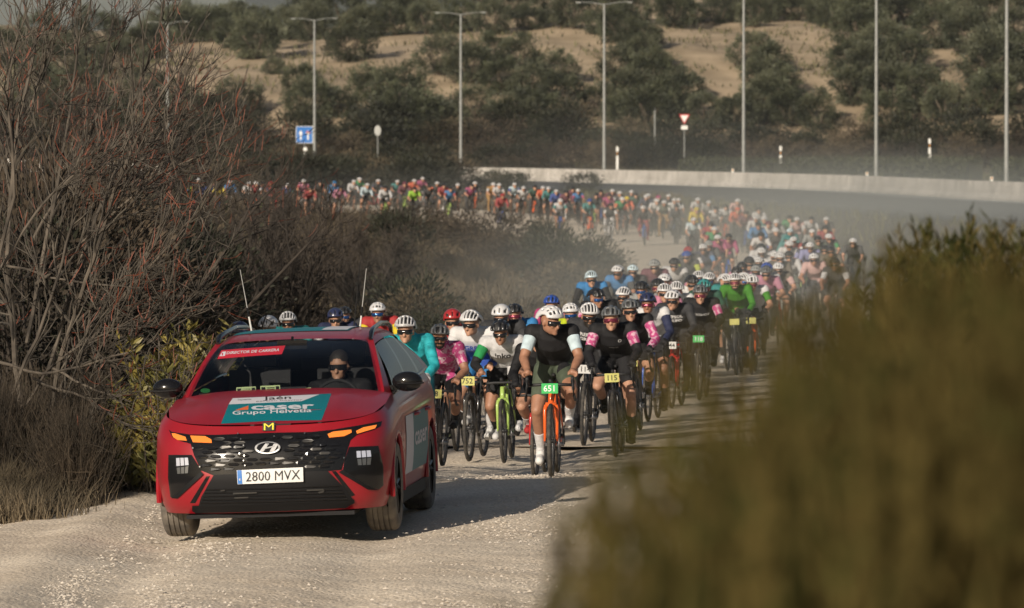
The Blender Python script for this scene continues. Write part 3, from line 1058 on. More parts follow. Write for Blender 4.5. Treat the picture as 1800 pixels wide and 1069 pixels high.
# ------------------------------------------------------------------ bushes on the bank right in front of the camera
M_fg1 = mat('broom green', (.078, .075, .021), .85, col2=(.02, .025, .007), scale=7, detail=2, translucent=.2, spec=.1)
M_fg2 = mat('broom ochre', (.118, .090, .029), .85, col2=(.05, .04, .012), scale=6, detail=2, translucent=.2, spec=.1)
def broom(name, prof, n, nl, ln, wd, seed, y0, y1, zbase, bias=.5):
    """upright leafy sprigs; prof(x) gives the height of the bush top at x"""
    g = np.random.default_rng(seed)
    root = empty(name, ((prof[0][0] + prof[-1][0]) / 2, (y0 + y1) / 2, zbase))
    base = np.array(root.location)
    px_, pz_ = [p[0] for p in prof], [p[1] for p in prof]
    D_ = (y0 + y1) / 2
    st = MB(); C = [[], []]; Dd = [[], []]
    k = 0
    while k < n:
        x = px_[0] + (px_[-1] - px_[0]) * g.random()
        y = y0 + (y1 - y0) * g.random()
        zt = np.interp(x, px_, pz_)
        if zt < zbase + .05: continue
        top = zbase + (zt - zbase) * (.55 + .45 * g.random() ** .6) + .012 * g.normal()
        L = min(.55, max(.12, (top - zbase)))
        x0 = x + .03 * g.normal()
        pts = np.array([(x0 - .03 * g.normal(), y + .03 * g.normal(), top - L), (x0, y, top - L * .5), (x + .012 * g.normal(), y + .012 * g.normal(), top)]) - base
        st.tube(pts, [.0035, .0028, .0015], 3, cap=False)
        t = g.random(nl) ** .7 * 2
        i = np.minimum(t.astype(int), 1); u = (t - i)[:, None]
        p = pts[i] * (1 - u) + pts[i + 1] * u
        az = g.random(nl) * 6.28
        j = int(g.random() < bias + .34 * math.sin(x / D_ * 130 + seed) * math.cos(x / D_ * 53 + y * 3))
        C[j].append(p); Dd[j].append(np.stack([np.cos(az), np.sin(az), .9 + .9 * g.random(nl)], 1))
        k += 1
    st.build('stems', M_fg2, root, fix=False)['kind'] = 'stuff'
    for j, m in ((0, M_fg1), (1, M_fg2)):
        c = np.concatenate(C[j]); d = np.concatenate(Dd[j]); nn_ = len(c)
        v, f = leaf_quads(c, d, rand_unit(nn_), ln * (.6 + .7 * g.random(nn_)), wd * (.7 + .6 * g.random(nn_)))
        o = obj(['green_foliage', 'ochre_foliage'][j], mesh_np('foliage', v, f), m, root, smooth=False)
        o['kind'] = 'stuff'
    return root
def zpx(py, D):
    return CAM_Z - (py - 270) / FPX * D
def xpx(px, D):
    return (px - 900) / FPX * D
def profpx(pts, D):
    return [(xpx(a, D), zpx(b, D)) for a, b in pts]
b1 = broom('broom_bush', profpx([(880, 1130), (960, 1000), (1060, 850), (1180, 700), (1310, 590), (1440, 510), (1560, 455), (1700, 470), (1850, 500), (2100, 700)], 4.3), 900, 26, .027, .0075, 21, 3.9, 4.9, 2.0, .5)
tag(b1, 'olive and ochre broom bush closest to the camera on the bank', 'shrub', 'broom bushes on the bank')
b2 = broom('broom_bush', profpx([(1180, 900), (1300, 740), (1400, 600), (1480, 480), (1540, 440), (1640, 425), (1760, 440), (1900, 470), (2200, 700)], 9.0), 620, 26, .04, .010, 22, 8.0, 10.0, 1.75, .6)
tag(b2, 'ochre-topped broom bush between the two others on the bank', 'shrub', 'broom bushes on the bank')
b3 = broom('broom_bush', profpx([(1480, 640), (1540, 480), (1575, 430), (1620, 393), (1660, 400), (1690, 384), (1740, 397), (1770, 410), (1800, 432), (1840, 425), (1960, 500)], 20.5), 760, 40, .055, .010, 23, 19.4, 21.6, .9, .35)
tag(b3, 'green broom bush with sharp sprigs against the asphalt, behind the other two', 'shrub', 'broom bushes on the bank')

# ------------------------------------------------------------------ dry grass (nobody could count the blades)
def grass(name, X, Y, h, m, w=.012):
    n = len(X)
    Z = H(X, Y) - .03
    az = nrg.random(n) * 6.28
    hh = h * (.5 + .8 * nrg.random(n))
    lean = .45 * nrg.normal(size=(n, 2)) * hh[:, None]
    b0 = np.stack([X - w * np.cos(az), Y - w * np.sin(az), Z], 1)
    b1 = np.stack([X + w * np.cos(az), Y + w * np.sin(az), Z], 1)
    mid = np.stack([X + lean[:, 0] * .4, Y + lean[:, 1] * .4, Z + hh * .6], 1)
    tip = np.stack([X + lean[:, 0], Y + lean[:, 1], Z + hh], 1)
    V = np.stack([b0, b1, mid + (b1 - b0) * .3, mid - (b1 - b0) * .3, tip], 1).reshape(-1, 3)
    F4 = (np.array([[0, 1, 2, 3]])[None] + (np.arange(n) * 5)[:, None, None]).reshape(-1, 4).tolist()
    F3 = (np.array([[3, 2, 4]])[None] + (np.arange(n) * 5)[:, None, None]).reshape(-1, 3).tolist()
    me = bpy.data.meshes.new(name)
    me.from_pydata(V.tolist(), [], F4 + F3)
    return obj(name, me, m, smooth=False)
M_grass = mat('dry grass', (.135, .105, .065), .9, col2=(.05, .04, .024), scale=.8, detail=4)
n = 34000
Y = 47 + 13 * nrg.random(n) ** 1.2
X = xpx(-60 + 400 * nrg.random(n), Y)
k = np.abs(sdist(X, Y, TRKS)) > 3.0 + .3 * nrg.normal(size=n)
o1 = grass('dry_grass', X[k], Y[k], .30, M_grass, .006)
tag(o1, 'dry brown grass under the leafless tree along the track edge', 'grass', kind='stuff')
n = 60000
Y = 60 + 250 * nrg.random(n) ** 1.1
X = xpx(250 + 950 * nrg.random(n), Y)
k = np.abs(sdist(X, Y, TRKS)) > 3.7
o1 = grass('dry_grass', X[k], Y[k], .42, M_grass, .018)
tag(o1, 'dry grass covering the field inside the bend', 'grass', kind='stuff')
n = 30000
Y = 90 + 420 * nrg.random(n) ** .8
X = xpx(1000 + 850 * nrg.random(n), Y)
d = sdist(X, Y, BARS)
k = ((d > 15.6) & (np.abs(sdist(X, Y, TRKS)) > 3.8)) | (d < -5)
M_grass2 = mat('verge grass', (.13, .12, .06), .9, col2=(.06, .06, .028), scale=.5, detail=4)
o1 = grass('verge_grass', X[k], Y[k], .4, M_grass2, .025)
tag(o1, 'rough greenish grass on the highway verges', 'grass', kind='stuff')
n = 12000
Y = 497 + 75 * nrg.random(n)
X = xpx(-60 + 1900 * nrg.random(n), Y)
k = np.sin(X * .31 + 1.5 * np.sin(Y * .4)) * np.cos(Y * .33 + X * .07) > .15 + .4 * nrg.normal(size=n)
o1 = grass('hill_weeds', X[k], Y[k], .5, M_grass2, .10)
tag(o1, 'low weeds scattered over the bare soil between the olive trees', 'weeds', kind='stuff')
# ------------------------------------------------------------------ street lamps, signs, marker posts
M_galv = mat('galvanised steel', (.30, .31, .30), .6, metal=.2, var=.15, scale=2)
M_wsign = mat('white sign face', (.75, .75, .72), .5)
M_blue = mat('blue sign face', (.012, .14, .46), .45)
M_redp = mat('red sign paint', (.5, .03, .03), .5)
M_blackp = mat('black plastic', (.018, .018, .019), .5)
M_amber = mat('amber reflector', (.7, .3, .02), .3)

def beside_barrier(px, off):
    """distance at which a pixel column lies a given way beyond the barrier"""
    D = np.arange(200, 520, .5)
    d = sdist((px - 900) / FPX * D, D, BARS)
    k = np.argmax(d < off)
    return D[k]
poles = []
lamp_lab = ['double-armed lamp post seen through the red-tipped branches', 'double-armed lamp post beside the blue lane sign', 'T-topped lamp post between the blue-sign lamp and the lamp above the bend',
            'tall lamp post above the bend of the distant riders, its top cut off', 'tall lamp post rising out of the dust by the yield sign', 'tall lamp post behind the long clipped hedge, before the gap', 'tall lamp post behind the hedge beyond the gap']
def make_lamp():
    r = empty('street_lamp', (0, 0, 0))
    mb = MB(); mb.tube([(0, 0, -.3), (0, 0, 6), (0, 0, 13.0)], [.125, .10, .075], 10); mb.build('pole', M_galv, r)
    mb = MB(); mb.tube([(0, 0, -.05), (0, 0, .45)], [.17, .16], 8); mb.build('base', M_galv, r)
    for s in (-1, 1):
        mb = MB(); mb.tube([(0, 0, 12.95), (s * .9, 0, 13.1), (s * 1.7, 0, 13.15)], [.03, .022, .018], 6); mb.build('arm', M_galv, r)
        mb = MB(); mb.box((s * 1.9, 0, 13.13), (.4, .18, .05)); mb.box((s * 1.9, 0, 13.09), (.3, .13, .03), mi=1); mb.build('lamp_head', [M_galv, M_galv], r, smooth=False)
    return r
lamp0 = make_lamp(); remember(lamp0)
for k, px in enumerate([295, 553, 810, 1062, 1307, 1540, 1769]):
    D = beside_barrier(px, -1.2)
    x = (px - 900) / FPX * D
    loc = (x, D, Hs(x, D))
    rz = .1 * k - .5
    if k == 0:
        lamp0.location = loc; lamp0.rotation_euler = (0, 0, rz); o = lamp0
    else:
        o = copy_thing(lamp0, loc, rz)
    tag(o, lamp_lab[k], 'street lamp', 'street lamps along the highway')

def sign_post(px, py_top, py_bot, D, name, label, cat):
    p = P(px, py_top, D)
    zb = Hs(p.x, p.y)
    r = empty(name, (p.x, p.y, zb))
    tag(r, label, cat)
    return r, p.z - zb, (py_bot - py_top) / FPX * D
# blue lane sign
r, top, h = sign_post(535, 222, 252, 470, 'lane_sign', 'square blue lane sign with two white arrows beside a lamp post', 'sign')
mb = MB(); mb.tube([(0, .06, -.3), (0, .06, top)], .05, 8); mb.build('post', M_galv, r)
mb = MB(); mb.box((0, 0, top - .7), (1.4, .04, 1.4)); mb.build('sign_face', M_blue, r, smooth=False)
mb = MB()
for x0, x1, z0, z1 in ((-.7, .7, 1.36, 1.4), (-.7, .7, 0, .04), (-.7, -.66, .04, 1.36), (.66, .7, .04, 1.36)):
    mb.box(((x0 + x1) / 2, -.025, top - 1.4 + (z0 + z1) / 2), (x1 - x0, .012, z1 - z0))
mb.build('sign_border', M_wsign, r, smooth=False)
for k, x in enumerate((-.3, .3)):
    mb = MB(); mb.prism([(x - .065, top - 1.12), (x + .065, top - 1.12), (x + .065, top - .62), (x + .18, top - .62), (x, top - .34), (x - .18, top - .62), (x - .065, top - .62)], -.034, -.022)
    mb.build('arrow', M_wsign, r, smooth=False)
mb = MB(); mb.prism([(.14, top - .54), (.46, top - .54), (.46, top - .43), (.14, top - .43)], -.042, -.035); mb.build('arrow_bar', M_redp, r, smooth=False)
for z in (2.0, 2.5):
    mb = MB(); mb.ellipsoid((.08, -.08, top - z + .1), (.17, .03, .17), 12, 8); mb.build('reflector', M_wsign, r)
# yield sign
r, top, h = sign_post(1203, 201, 221, 480, 'yield_sign', 'white triangular yield sign with a red border standing below the olive slope', 'sign')
mb = MB(); mb.tube([(0, .06, -.3), (0, .06, top)], .045, 8); mb.build('post', M_galv, r)
mb = MB(); mb.prism([(-.46, top), (.46, top), (0, top - .86)], -.0, .03); mb.build('red_border', M_redp, r, smooth=False)
mb = MB(); mb.prism([(-.33, top - .09), (.33, top - .09), (0, top - .70)], -.014, -.003); mb.build('sign_face', M_wsign, r, smooth=False)
mb = MB(); mb.box((0, 0, top - 1.12), (.55, .03, .32)); mb.build('small_plate', M_wsign, r, smooth=False)
# back of a round sign
r, top, h = sign_post(664, 221, 240, 478, 'round_sign', 'small pale round sign between the blue-sign and T-topped lamp posts', 'sign')
mb = MB(); mb.tube([(0, .04, -.3), (0, .04, top)], .04, 8); mb.build('post', M_galv, r)
mb = MB(); mb.ellipsoid((0, 0, top - .42), (.28, .02, .44), 16, 8); mb.build('sign_face', mat('sign back', (.4, .41, .39), .6), r)
# thin grey post
r, top, h = sign_post(1151, 190, 222, 484, 'marker_pole', 'thin grey pole on the slope close to the yield sign', 'pole')
mb = MB(); mb.tube([(0, 0, -.3), (0, 0, top)], .06, 8); mb.build('pole', M_galv, r)
mb = MB(); mb.box((0, -.02, top - .1), (.16, .14, .22)); mb.build('cap', M_blackp, r, smooth=False)
# marker posts
for px, pt, lab in [(1085, 257, 'white marker post just past the lamp post above the bend'), (1372, 256, 'white marker post above the dust past the yield-sign lamp post'), (1634, 243, 'white marker post with amber reflector above the hedge gap')]:
    r, top, h = sign_post(px, pt, 283, 474, 'marker_post', lab, 'marker post')
    r['group'] = 'marker posts along the highway'
    mb = MB(); mb.prism([(-.10, -.2), (.10, -.2), (.10, top - .1), (.0, top), (-.10, top - .1)], -.05, .05); mb.build('post', M_wsign, r, smooth=False)
    mb = MB(); mb.box((0, 0, top - .62), (.212, .112, .34)); mb.build('black_band', M_blackp, r, smooth=False)
    mb = MB(); mb.box((0, -.062, top - .62), (.07, .012, .2)); mb.build('reflector', M_amber, r, smooth=False)
for px, pt, lab in [(1743, 317, 'small white reflector on top of the barrier near the hedge gap'), (1524, 308, 'small white reflector on the barrier below the long-hedge lamp post'), (1288, 298, 'small white reflector on the barrier near the yield-sign lamp post')]:
    D = beside_barrier(px, 0)
    x = (px - 900) / FPX * D
    r = empty('barrier_reflector', (x, D, Hs(x, D) + .99))
    tag(r, lab, 'reflector', 'reflectors on the barrier')
    mb = MB(); mb.box((0, 0, .10), (.16, .05, .28)); mb.build('post', M_wsign, r, smooth=False)
    mb = MB(); mb.box((0, -.03, .16), (.09, .02, .09)); mb.build('reflector', M_amber, r, smooth=False)
# ------------------------------------------------------------------ people: one continuous body per pose
def capsule(a, b, ra, rb, n=12, m=4):
    """tapered limb segment with round ends"""
    a = np.array(a, float); b = np.array(b, float)
    d = b - a; L = np.linalg.norm(d); d = d / max(L, 1e-9)
    ref = np.array([0, 0, 1.]) if abs(d[2]) < .9 else np.array([1., 0, 0])
    u = np.cross(d, ref); u /= np.linalg.norm(u); w = np.cross(d, u)
    rows = []
    for k in range(1, m + 1):
        t = math.pi / 2 * (1 - k / m)
        rows.append((a - d * ra * math.sin(t), ra * math.cos(t)))
    rows = [(a - d * ra * math.sin(math.pi / 2 * (1 - k / m)), ra * math.cos(math.pi / 2 * (1 - k / m))) for k in range(1, m + 1)]
    rows += [(a + (b - a) * t, ra + (rb - ra) * t) for t in (.33, .66)]
    rows += [(b + d * rb * math.sin(math.pi / 2 * k / m), rb * math.cos(math.pi / 2 * k / m)) for k in range(0, m)]
    th = np.linspace(0, 2 * np.pi, n, endpoint=False)
    v = [a - d * ra]
    for p, r in rows:
        v += list(p + r * (np.cos(th)[:, None] * u + np.sin(th)[:, None] * w))
    v.append(b + d * rb)
    f = [(0, 1 + (j + 1) % n, 1 + j) for j in range(n)]
    k = len(rows)
    for i in range(k - 1):
        for j in range(n):
            p, q_ = 1 + i * n + j, 1 + i * n + (j + 1) % n
            f.append((p, q_, q_ + n, p + n))
    e = 1 + k * n
    f += [(e, 1 + (k - 1) * n + j, 1 + (k - 1) * n + (j + 1) % n) for j in range(n)]
    return np.array(v), f

def loft(pts, rx, ry, n=16):
    """torso: ellipses (rx across, ry deep) along a spine in the y,z plane, closed at both ends"""
    pts = np.array(pts, float)
    t = np.gradient(pts, axis=0); t /= np.linalg.norm(t, axis=1, keepdims=True)
    X = np.array([1., 0, 0])
    v, f = [], []
    th = np.linspace(0, 2 * np.pi, n, endpoint=False)
    for p, d, a, b in zip(pts, t, rx, ry):
        nn_ = np.cross(d, X)
        v += list(p + np.cos(th)[:, None] * a * X + np.sin(th)[:, None] * b * nn_)
    k = len(pts)
    for i in range(k - 1):
        for j in range(n):
            f.append((i * n + j, i * n + (j + 1) % n, (i + 1) * n + (j + 1) % n, (i + 1) * n + j))
    f.append(tuple(reversed(range(n)))); f.append(tuple(range((k - 1) * n, k * n)))
    return np.array(v), f

def ik(a, b, l1, l2, pole):
    a = np.array(a, float); b = np.array(b, float); pole = np.array(pole, float)
    d = b - a; L = min(np.linalg.norm(d), (l1 + l2) * .999); d = d / np.linalg.norm(d)
    c = (l1 * l1 + L * L - l2 * l2) / (2 * L)
    h = math.sqrt(max(l1 * l1 - c * c, 0))
    pp = pole - d * pole.dot(d); pp /= np.linalg.norm(pp)
    return a + d * c + pp * h

def rotz(p, a, c=(0, 0, 0)):
    p = np.array(p, float) - c
    return np.array([p[0] * math.cos(a) - p[1] * math.sin(a), p[0] * math.sin(a) + p[1] * math.cos(a), p[2]]) + c

HOOD = np.array([.205, -.50, .935])
BB = np.array([0, .08, .285])

def skeleton(crank, lean=0.0, yaw=0.0, nod=0.0, elbow=1.0):
    """lean > 0 lowers the chest; the rider faces -Y"""
    S = {}
    pel = np.array([0, .235, 1.0])
    chest = np.array([0, -.07 - .02 * lean, 1.235 - .05 * lean])
    neck = np.array([0, -.165 - .03 * lean, 1.362 - .07 * lean])
    S['pel'], S['chest'], S['neck'] = pel, chest, neck
    head = neck + np.array([.0, -.15, .085 - .02 * nod])
    S['head'] = head
    S['yaw'], S['nod'] = yaw, nod
    for s, nme in ((-1, 'R'), (1, 'L')):
        hip = pel + np.array([s * .09, -.03, -.03])
        a = crank + (math.pi if s < 0 else 0)
        ped = BB + np.array([s * .135, -.17 * math.cos(a), .17 * math.sin(a)])
        ank = ped + np.array([0, .115, .085 + .02 * (1 - math.sin(a))])
        toe = ped + np.array([s * .005, -.075, .02])
        knee = ik(hip, ank, .435, .435, (s * .16, -1, .25))
        S['hip' + nme], S['knee' + nme], S['ank' + nme], S['toe' + nme] = hip, knee, ank, toe
        sh = neck + np.array([s * .180, .03, -.028])
        hand = HOOD * np.array([s, 1, 1]) + np.array([0, .035, .045])
        el = ik(sh, hand, .275, .25, (s * .55 * elbow, .45, -.55))
        S['sh' + nme], S['el' + nme], S['ha' + nme] = sh, el, hand
    return S

def head_pts(S, p):
    """a point given round the head centre, turned with the head"""
    p = np.array(p, float)
    c, s_ = math.cos(S['nod'] * .35), math.sin(S['nod'] * .35)
    p = np.stack([p[..., 0], p[..., 1] * c - p[..., 2] * s_, p[..., 1] * s_ + p[..., 2] * c], -1)
    c, s_ = math.cos(S['yaw']), math.sin(S['yaw'])
    p = np.stack([p[..., 0] * c - p[..., 1] * s_, p[..., 0] * s_ + p[..., 1] * c, p[..., 2]], -1)
    return p + S['head']

def body_mesh(S, voxel, fingers, name='body'):
    mb = MB()
    pel, chest, neck = S['pel'], S['chest'], S['neck']
    mid = pel * .55 + chest * .45 + np.array([0, .03, .05])
    up = chest * .35 + neck * .65 + np.array([0, .01, .0])
    v, f = loft([pel + np.array([0, .10, -.09]), pel + np.array([0, .06, .0]), mid, chest + np.array([0, 0, .02]), up, neck + np.array([0, -.015, .035])],
                [.10, .165, .158, .178, .168, .07], [.07, .115, .112, .122, .10, .06])
    mb.add(v, f)
    for s, n_ in ((-1, 'R'), (1, 'L')):
        hip, knee, ank, toe, sh, el, ha = [S[k + n_] for k in ('hip', 'knee', 'ank', 'toe', 'sh', 'el', 'ha')]
        mb.add(*capsule(hip, hip * .5 + knee * .5, .098, .084)); mb.add(*capsule(hip * .5 + knee * .5, knee, .084, .058))
        calf = knee * .68 + ank * .32 + np.array([0, .018, 0])
        mb.add(*capsule(knee, calf, .055, .058)); mb.add(*capsule(calf, ank, .057, .036))
        heel = ank + np.array([0, .035, -.06])
        mb.add(*capsule(heel, toe, .034, .036, n=10)); mb.add(*capsule(ank, heel * .5 + toe * .5, .037, .036, n=10))
        mb.add(*capsule(chest * .4 + neck * .6 + np.array([s * .10, .02, 0]), sh, .085, .07))
        mb.add(*capsule(sh, el, .062, .045)); mb.add(*capsule(el, el * .45 + ha * .55, .045, .041)); mb.add(*capsule(el * .5 + ha * .5, ha, .04, .029))
        # palm lies on the hood, the fingers curl round it
        pc = ha + np.array([0, -.045, -.006])
        mb.add(*capsule(ha, pc + np.array([0, -.01, 0]), .030, .032, n=10))
        if fingers:
            for k in range(4):
                q0 = pc + np.array([s * (.012), -.005 - .012 * k + .012, .014 - .004 * k])
                q1 = q0 + np.array([s * .034, -.014, -.012])
                q2 = q1 + np.array([-s * .004, -.010, -.030 + .003 * k])
                q3 = q2 + np.array([-s * .022, .002, -.014])
                for a_, b_, r_ in ((q0, q1, .0105), (q1, q2, .0095), (q2, q3, .0085)):
                    mb.add(*capsule(a_, b_, r_, r_ * .93, n=7, m=2))
            t0 = ha + np.array([-s * .018, -.02, .004])
            t1 = t0 + np.array([-s * .018, -.022, -.012]); t2 = t1 + np.array([-s * .002, -.024, -.022])
            mb.add(*capsule(t0, t1, .014, .012, n=7, m=2)); mb.add(*capsule(t1, t2, .0115, .010, n=7, m=2))
        else:
            mb.add(*capsule(pc, pc + np.array([s * .025, -.03, -.03]), .028, .022, n=8))
    # neck and head
    H0 = S['head']
    mb.add(*capsule(neck + np.array([0, .01, 0]), head_pts(S, (0, .02, -.06)), .060, .054))
    def el_(c, r, n=14, m=10):
        k = MB().ellipsoid((0, 0, 0), r, n, m)
        vv = k.v[0] + np.array(c)
        mb.add(head_pts(S, vv), k.f)
    el_((0, .012, .02), (.074, .094, .098))
    el_((0, -.030, -.062), (.056, .062, .062))
    el_((0, -.074, -.105), (.027, .022, .020))
    el_((0, -.084, -.004), (.050, .018, .016), 10, 6)
    for s in (-1, 1):
        el_((s * .074, .012, -.022), (.012, .020, .031), 8, 6)
        el_((s * .036, -.070, -.040), (.022, .022, .018), 8, 6)
    v, f = capsule((0, -.086, -.012), (0, -.108, -.048), .010, .0155, n=8, m=3)
    mb.add(head_pts(S, v), f)
    el_((0, -.083, -.080), (.025, .012, .0075), 10, 6)
    el_((0, -.081, -.090), (.022, .012, .0065), 10, 6)
    me = evaluated(mb, name, [('REMESH', dict(mode='VOXEL', voxel_size=voxel, use_smooth_shade=True)), ('SMOOTH', dict(factor=.5, iterations=2 if fingers else 1))])
    return me

REG = ['beard', 'torso', 'hips', 'thigh', 'knee', 'shin', 'sock', 'shoe', 'sleeve', 'elbow', 'cuff', 'hand', 'head', 'neck']
def regions(me, S):
    n = len(me.polygons)
    c = np.zeros(n * 3); me.polygons.foreach_get('center', c); c = c.reshape(-1, 3)
    best = np.full(n, 1e9); reg = np.zeros(n, int)
    def seg_(a, b, r, cuts):
        nonlocal best, reg
        a = np.array(a); b = np.array(b)
        d = b - a
        t = np.clip(((c - a) @ d) / (d @ d), 0, 1)
        dist = np.linalg.norm(c - (a + t[:, None] * d), axis=1) / r
        rr = np.ones(n, int)
        for lim, nm in cuts:
            rr[t >= lim] = REG.index(nm)
        m = dist < best
        best[m] = dist[m]; reg[m] = rr[m]
    seg_(S['pel'] + np.array([0, .08, -.06]), S['chest'], .15, [(0, 'hips'), (.42, 'torso')])
    seg_(S['chest'], S['neck'], .155, [(0, 'torso')])
    for s, n_ in ((-1, 'R'), (1, 'L')):
        seg_(S['hip' + n_], S['knee' + n_], .08, [(0, 'hips'), (.1, 'thigh'), (.70, 'knee')])
        seg_(S['knee' + n_], S['ank' + n_], .055, [(0, 'knee'), (.12, 'shin'), (.58, 'sock'), (.97, 'shoe')])
        seg_(S['ank' + n_] + np.array([0, .03, -.05]), S['toe' + n_], .05, [(0, 'shoe')])
        seg_(S['chest'] * .4 + S['neck'] * .6 + np.array([s * .08, .02, 0]), S['sh' + n_], .085, [(0, 'torso')])
        seg_(S['sh' + n_], S['el' + n_], .058, [(0, 'torso'), (.06, 'sleeve'), (.72, 'elbow')])
        seg_(S['el' + n_], S['ha' + n_], .043, [(0, 'elbow'), (.12, 'cuff'), (.86, 'hand')])
        seg_(S['ha' + n_], S['ha' + n_] + np.array([s * .02, -.06, -.03]), .04, [(0, 'hand')])
    seg_(S['neck'] + np.array([0, -.03, .045]), head_pts(S, (0, 0, -.09)), .06, [(0, 'neck')])
    seg_(head_pts(S, (0, -.05, -.09)), head_pts(S, (0, 0, .03)), .085, [(0, 'head')])
    q = c - S['head']
    ca, sa = math.cos(-S['yaw']), math.sin(-S['yaw'])
    qy = q[:, 0] * sa + q[:, 1] * ca
    reg[(reg == REG.index('head')) & (q[:, 2] < -.058) & (qy < -.018) & ~((np.abs(q[:, 2] + .084) < .010) & (qy < -.07))] = REG.index('beard')
    return reg

def part_of(me, reg, names, off, name):
    """garment: the faces of some regions, lifted off the skin, with an open hem"""
    ids = [REG.index(n) for n in names]
    bm = bmesh.new(); bm.from_mesh(me)
    bm.faces.ensure_lookup_table()
    if len(names) == 2 and names[1] == 'sleeve':
        for f in bm.faces:
            f.material_index = 1 if reg[f.index] == REG.index('sleeve') else 0
    kill = [f for f in bm.faces if reg[f.index] not in ids]
    bmesh.ops.delete(bm, geom=kill, context='FACES')
    # smooth the hem line
    bd = [v for v in bm.verts if v.is_boundary]
    for _ in range(3):
        new = {}
        for v in bd:
            nb = [e.other_vert(v) for e in v.link_edges if e.is_boundary]
            if len(nb) == 2:
                new[v] = v.co * .4 + (nb[0].co + nb[1].co) * .3
        for v, cc in new.items():
            v.co = cc
    bm.normal_update()
    for v in bm.verts:
        v.co += v.normal * off
    # turn the hem inwards so that the cloth has thickness
    be = [e for e in bm.edges if e.is_boundary]
    if be:
        r = bmesh.ops.extrude_edge_only(bm, edges=be)
        nv = [v for v in r['geom'] if isinstance(v, bmesh.types.BMVert)]
        for v in nv:
            src = [e.other_vert(v) for e in v.link_edges if e.other_vert(v) not in nv]
            if src:
                v.co = src[0].co - src[0].normal * (off + .004)
    out = bpy.data.meshes.new(name)
    bm.to_mesh(out); bm.free()
    out.shade_smooth()
    return out

GARM = {  # name: (regions, offset)
    'jersey': (['torso', 'sleeve'], .006), 'vest': (['torso'], .007), 'sleeves': (['sleeve'], .006), 'short_sleeves': (['sleeve'], .006), 'arm_warmers': (['elbow', 'cuff'], .005),
    'shorts': (['hips', 'thigh'], .005), 'leg_warmers': (['knee', 'shin'], .004), 'socks': (['sock'], .004), 'shoes': (['shoe'], .006), 'gloves': (['hand'], .003), 'collar': (['neck'], .005), 'beard': (['beard'], .003)}

# ------------------------------------------------------------------ helmets
def helmet_meshes(kind, lod):
    """shell with open vents over a dark liner; centre of the head at the origin"""
    na, nb = (21, 26) if lod == 0 else (11, 12)
    c0 = np.array([0, .018, .022]); r = np.array([.104, .142, .122])
    A = np.linspace(-78, 78, na + 1); B = np.linspace(2, 176, nb + 1)
    def pt(a, b, k=1.0):
        a, b = R(a), R(b)
        q = np.array([r[0] * math.sin(a), -r[1] * (.35 + .65 * math.cos(a)) * math.cos(b), r[2] * math.cos(a * .92) * math.sin(b)]) * k
        q[2] += .028 * math.cos(b) * .6
        return c0 + q
    shell, liner = MB(), MB()
    def vent(i, j):
        a = (A[i] + A[i + 1]) / 2; b = (B[j] + B[j + 1]) / 2
        if kind == 'ribbed':
            w = abs(((a + 78 + 11) % 22.3) - 11) < 5.6
            return w and (14 < b < 74 or 86 < b < 140) and abs(a) < 70
        if kind == 'open':
            w = abs(((a + 78 + 15) % 31.2) - 15.6) < 8.5
            return w and (10 < b < 52 or 62 < b < 100 or 112 < b < 145) and abs(a) < 68
        if kind == 'holes':
            w = abs(((a + 78 + 12) % 26) - 13) < 7
            return w and (20 < b < 42 or 55 < b < 72 or 88 < b < 110) and abs(a) < 66
        if kind == 'aero':
            return (abs(a) < 7 and 14 < b < 46) or (26 < abs(a) < 50 and 16 < b < 34 + (abs(a) - 26)) 
        return False
    vid = {}
    def gv(m, i, j, k):
        key = (id(m), i, j, k)
        if key not in vid:
            vid[key] = m.n
            m.v.append(pt(A[i], B[j], k).reshape(1, 3)); m.n += 1
        return vid[key]
    solid = {(i, j): not vent(i, j) for i in range(na) for j in range(nb)}
    for i in range(na):
        for j in range(nb):
            if solid[(i, j)]:
                shell.f.append((gv(shell, i, j, 1.0), gv(shell, i + 1, j, 1.0), gv(shell, i + 1, j + 1, 1.0), gv(shell, i, j + 1, 1.0))); shell.mi.append(0)
                for (di, dj, e0, e1) in ((-1, 0, (i, j + 1), (i, j)), (1, 0, (i + 1, j), (i + 1, j + 1)), (0, -1, (i, j), (i + 1, j)), (0, 1, (i + 1, j + 1), (i, j + 1))):
                    if not solid.get((i + di, j + dj), False):
                        shell.f.append((gv(shell, *e0, 1.0), gv(shell, *e0, .86), gv(shell, *e1, .86), gv(shell, *e1, 1.0))); shell.mi.append(0)
    for i in range(na):
        for j in range(nb):
            liner.f.append((gv(liner, i, j, .88), gv(liner, i + 1, j, .88), gv(liner, i + 1, j + 1, .88), gv(liner, i, j + 1, .88))); liner.mi.append(0)
    return shell.mesh('helmet'), liner.mesh('liner')

def glasses_mesh():
    mb = MB()
    n = 14
    v, f = [], []
    for i in range(n + 1):
        t = -1 + 2 * i / n
        a = t * 1.05
        x, y = .087 * math.sin(a) * 1.0, -.118 * math.cos(a) + .012
        nose = .014 * math.exp(-(t / .16) ** 2)
        for k, (dz, o) in enumerate(((.022, 1.0), (-.024 + nose, 1.0), (-.024 + nose, .95), (.022, .95))):
            v.append((x * o, y * o, dz - .012))
    for i in range(n):
        for k in range(4):
            f.append((i * 4 + k, i * 4 + (k + 1) % 4, (i + 1) * 4 + (k + 1) % 4, (i + 1) * 4 + k))
    f += [(0, 1, 2, 3), tuple(n * 4 + k for k in (3, 2, 1, 0))]
    mb.add(v, f)
    return mb.mesh('sunglasses')

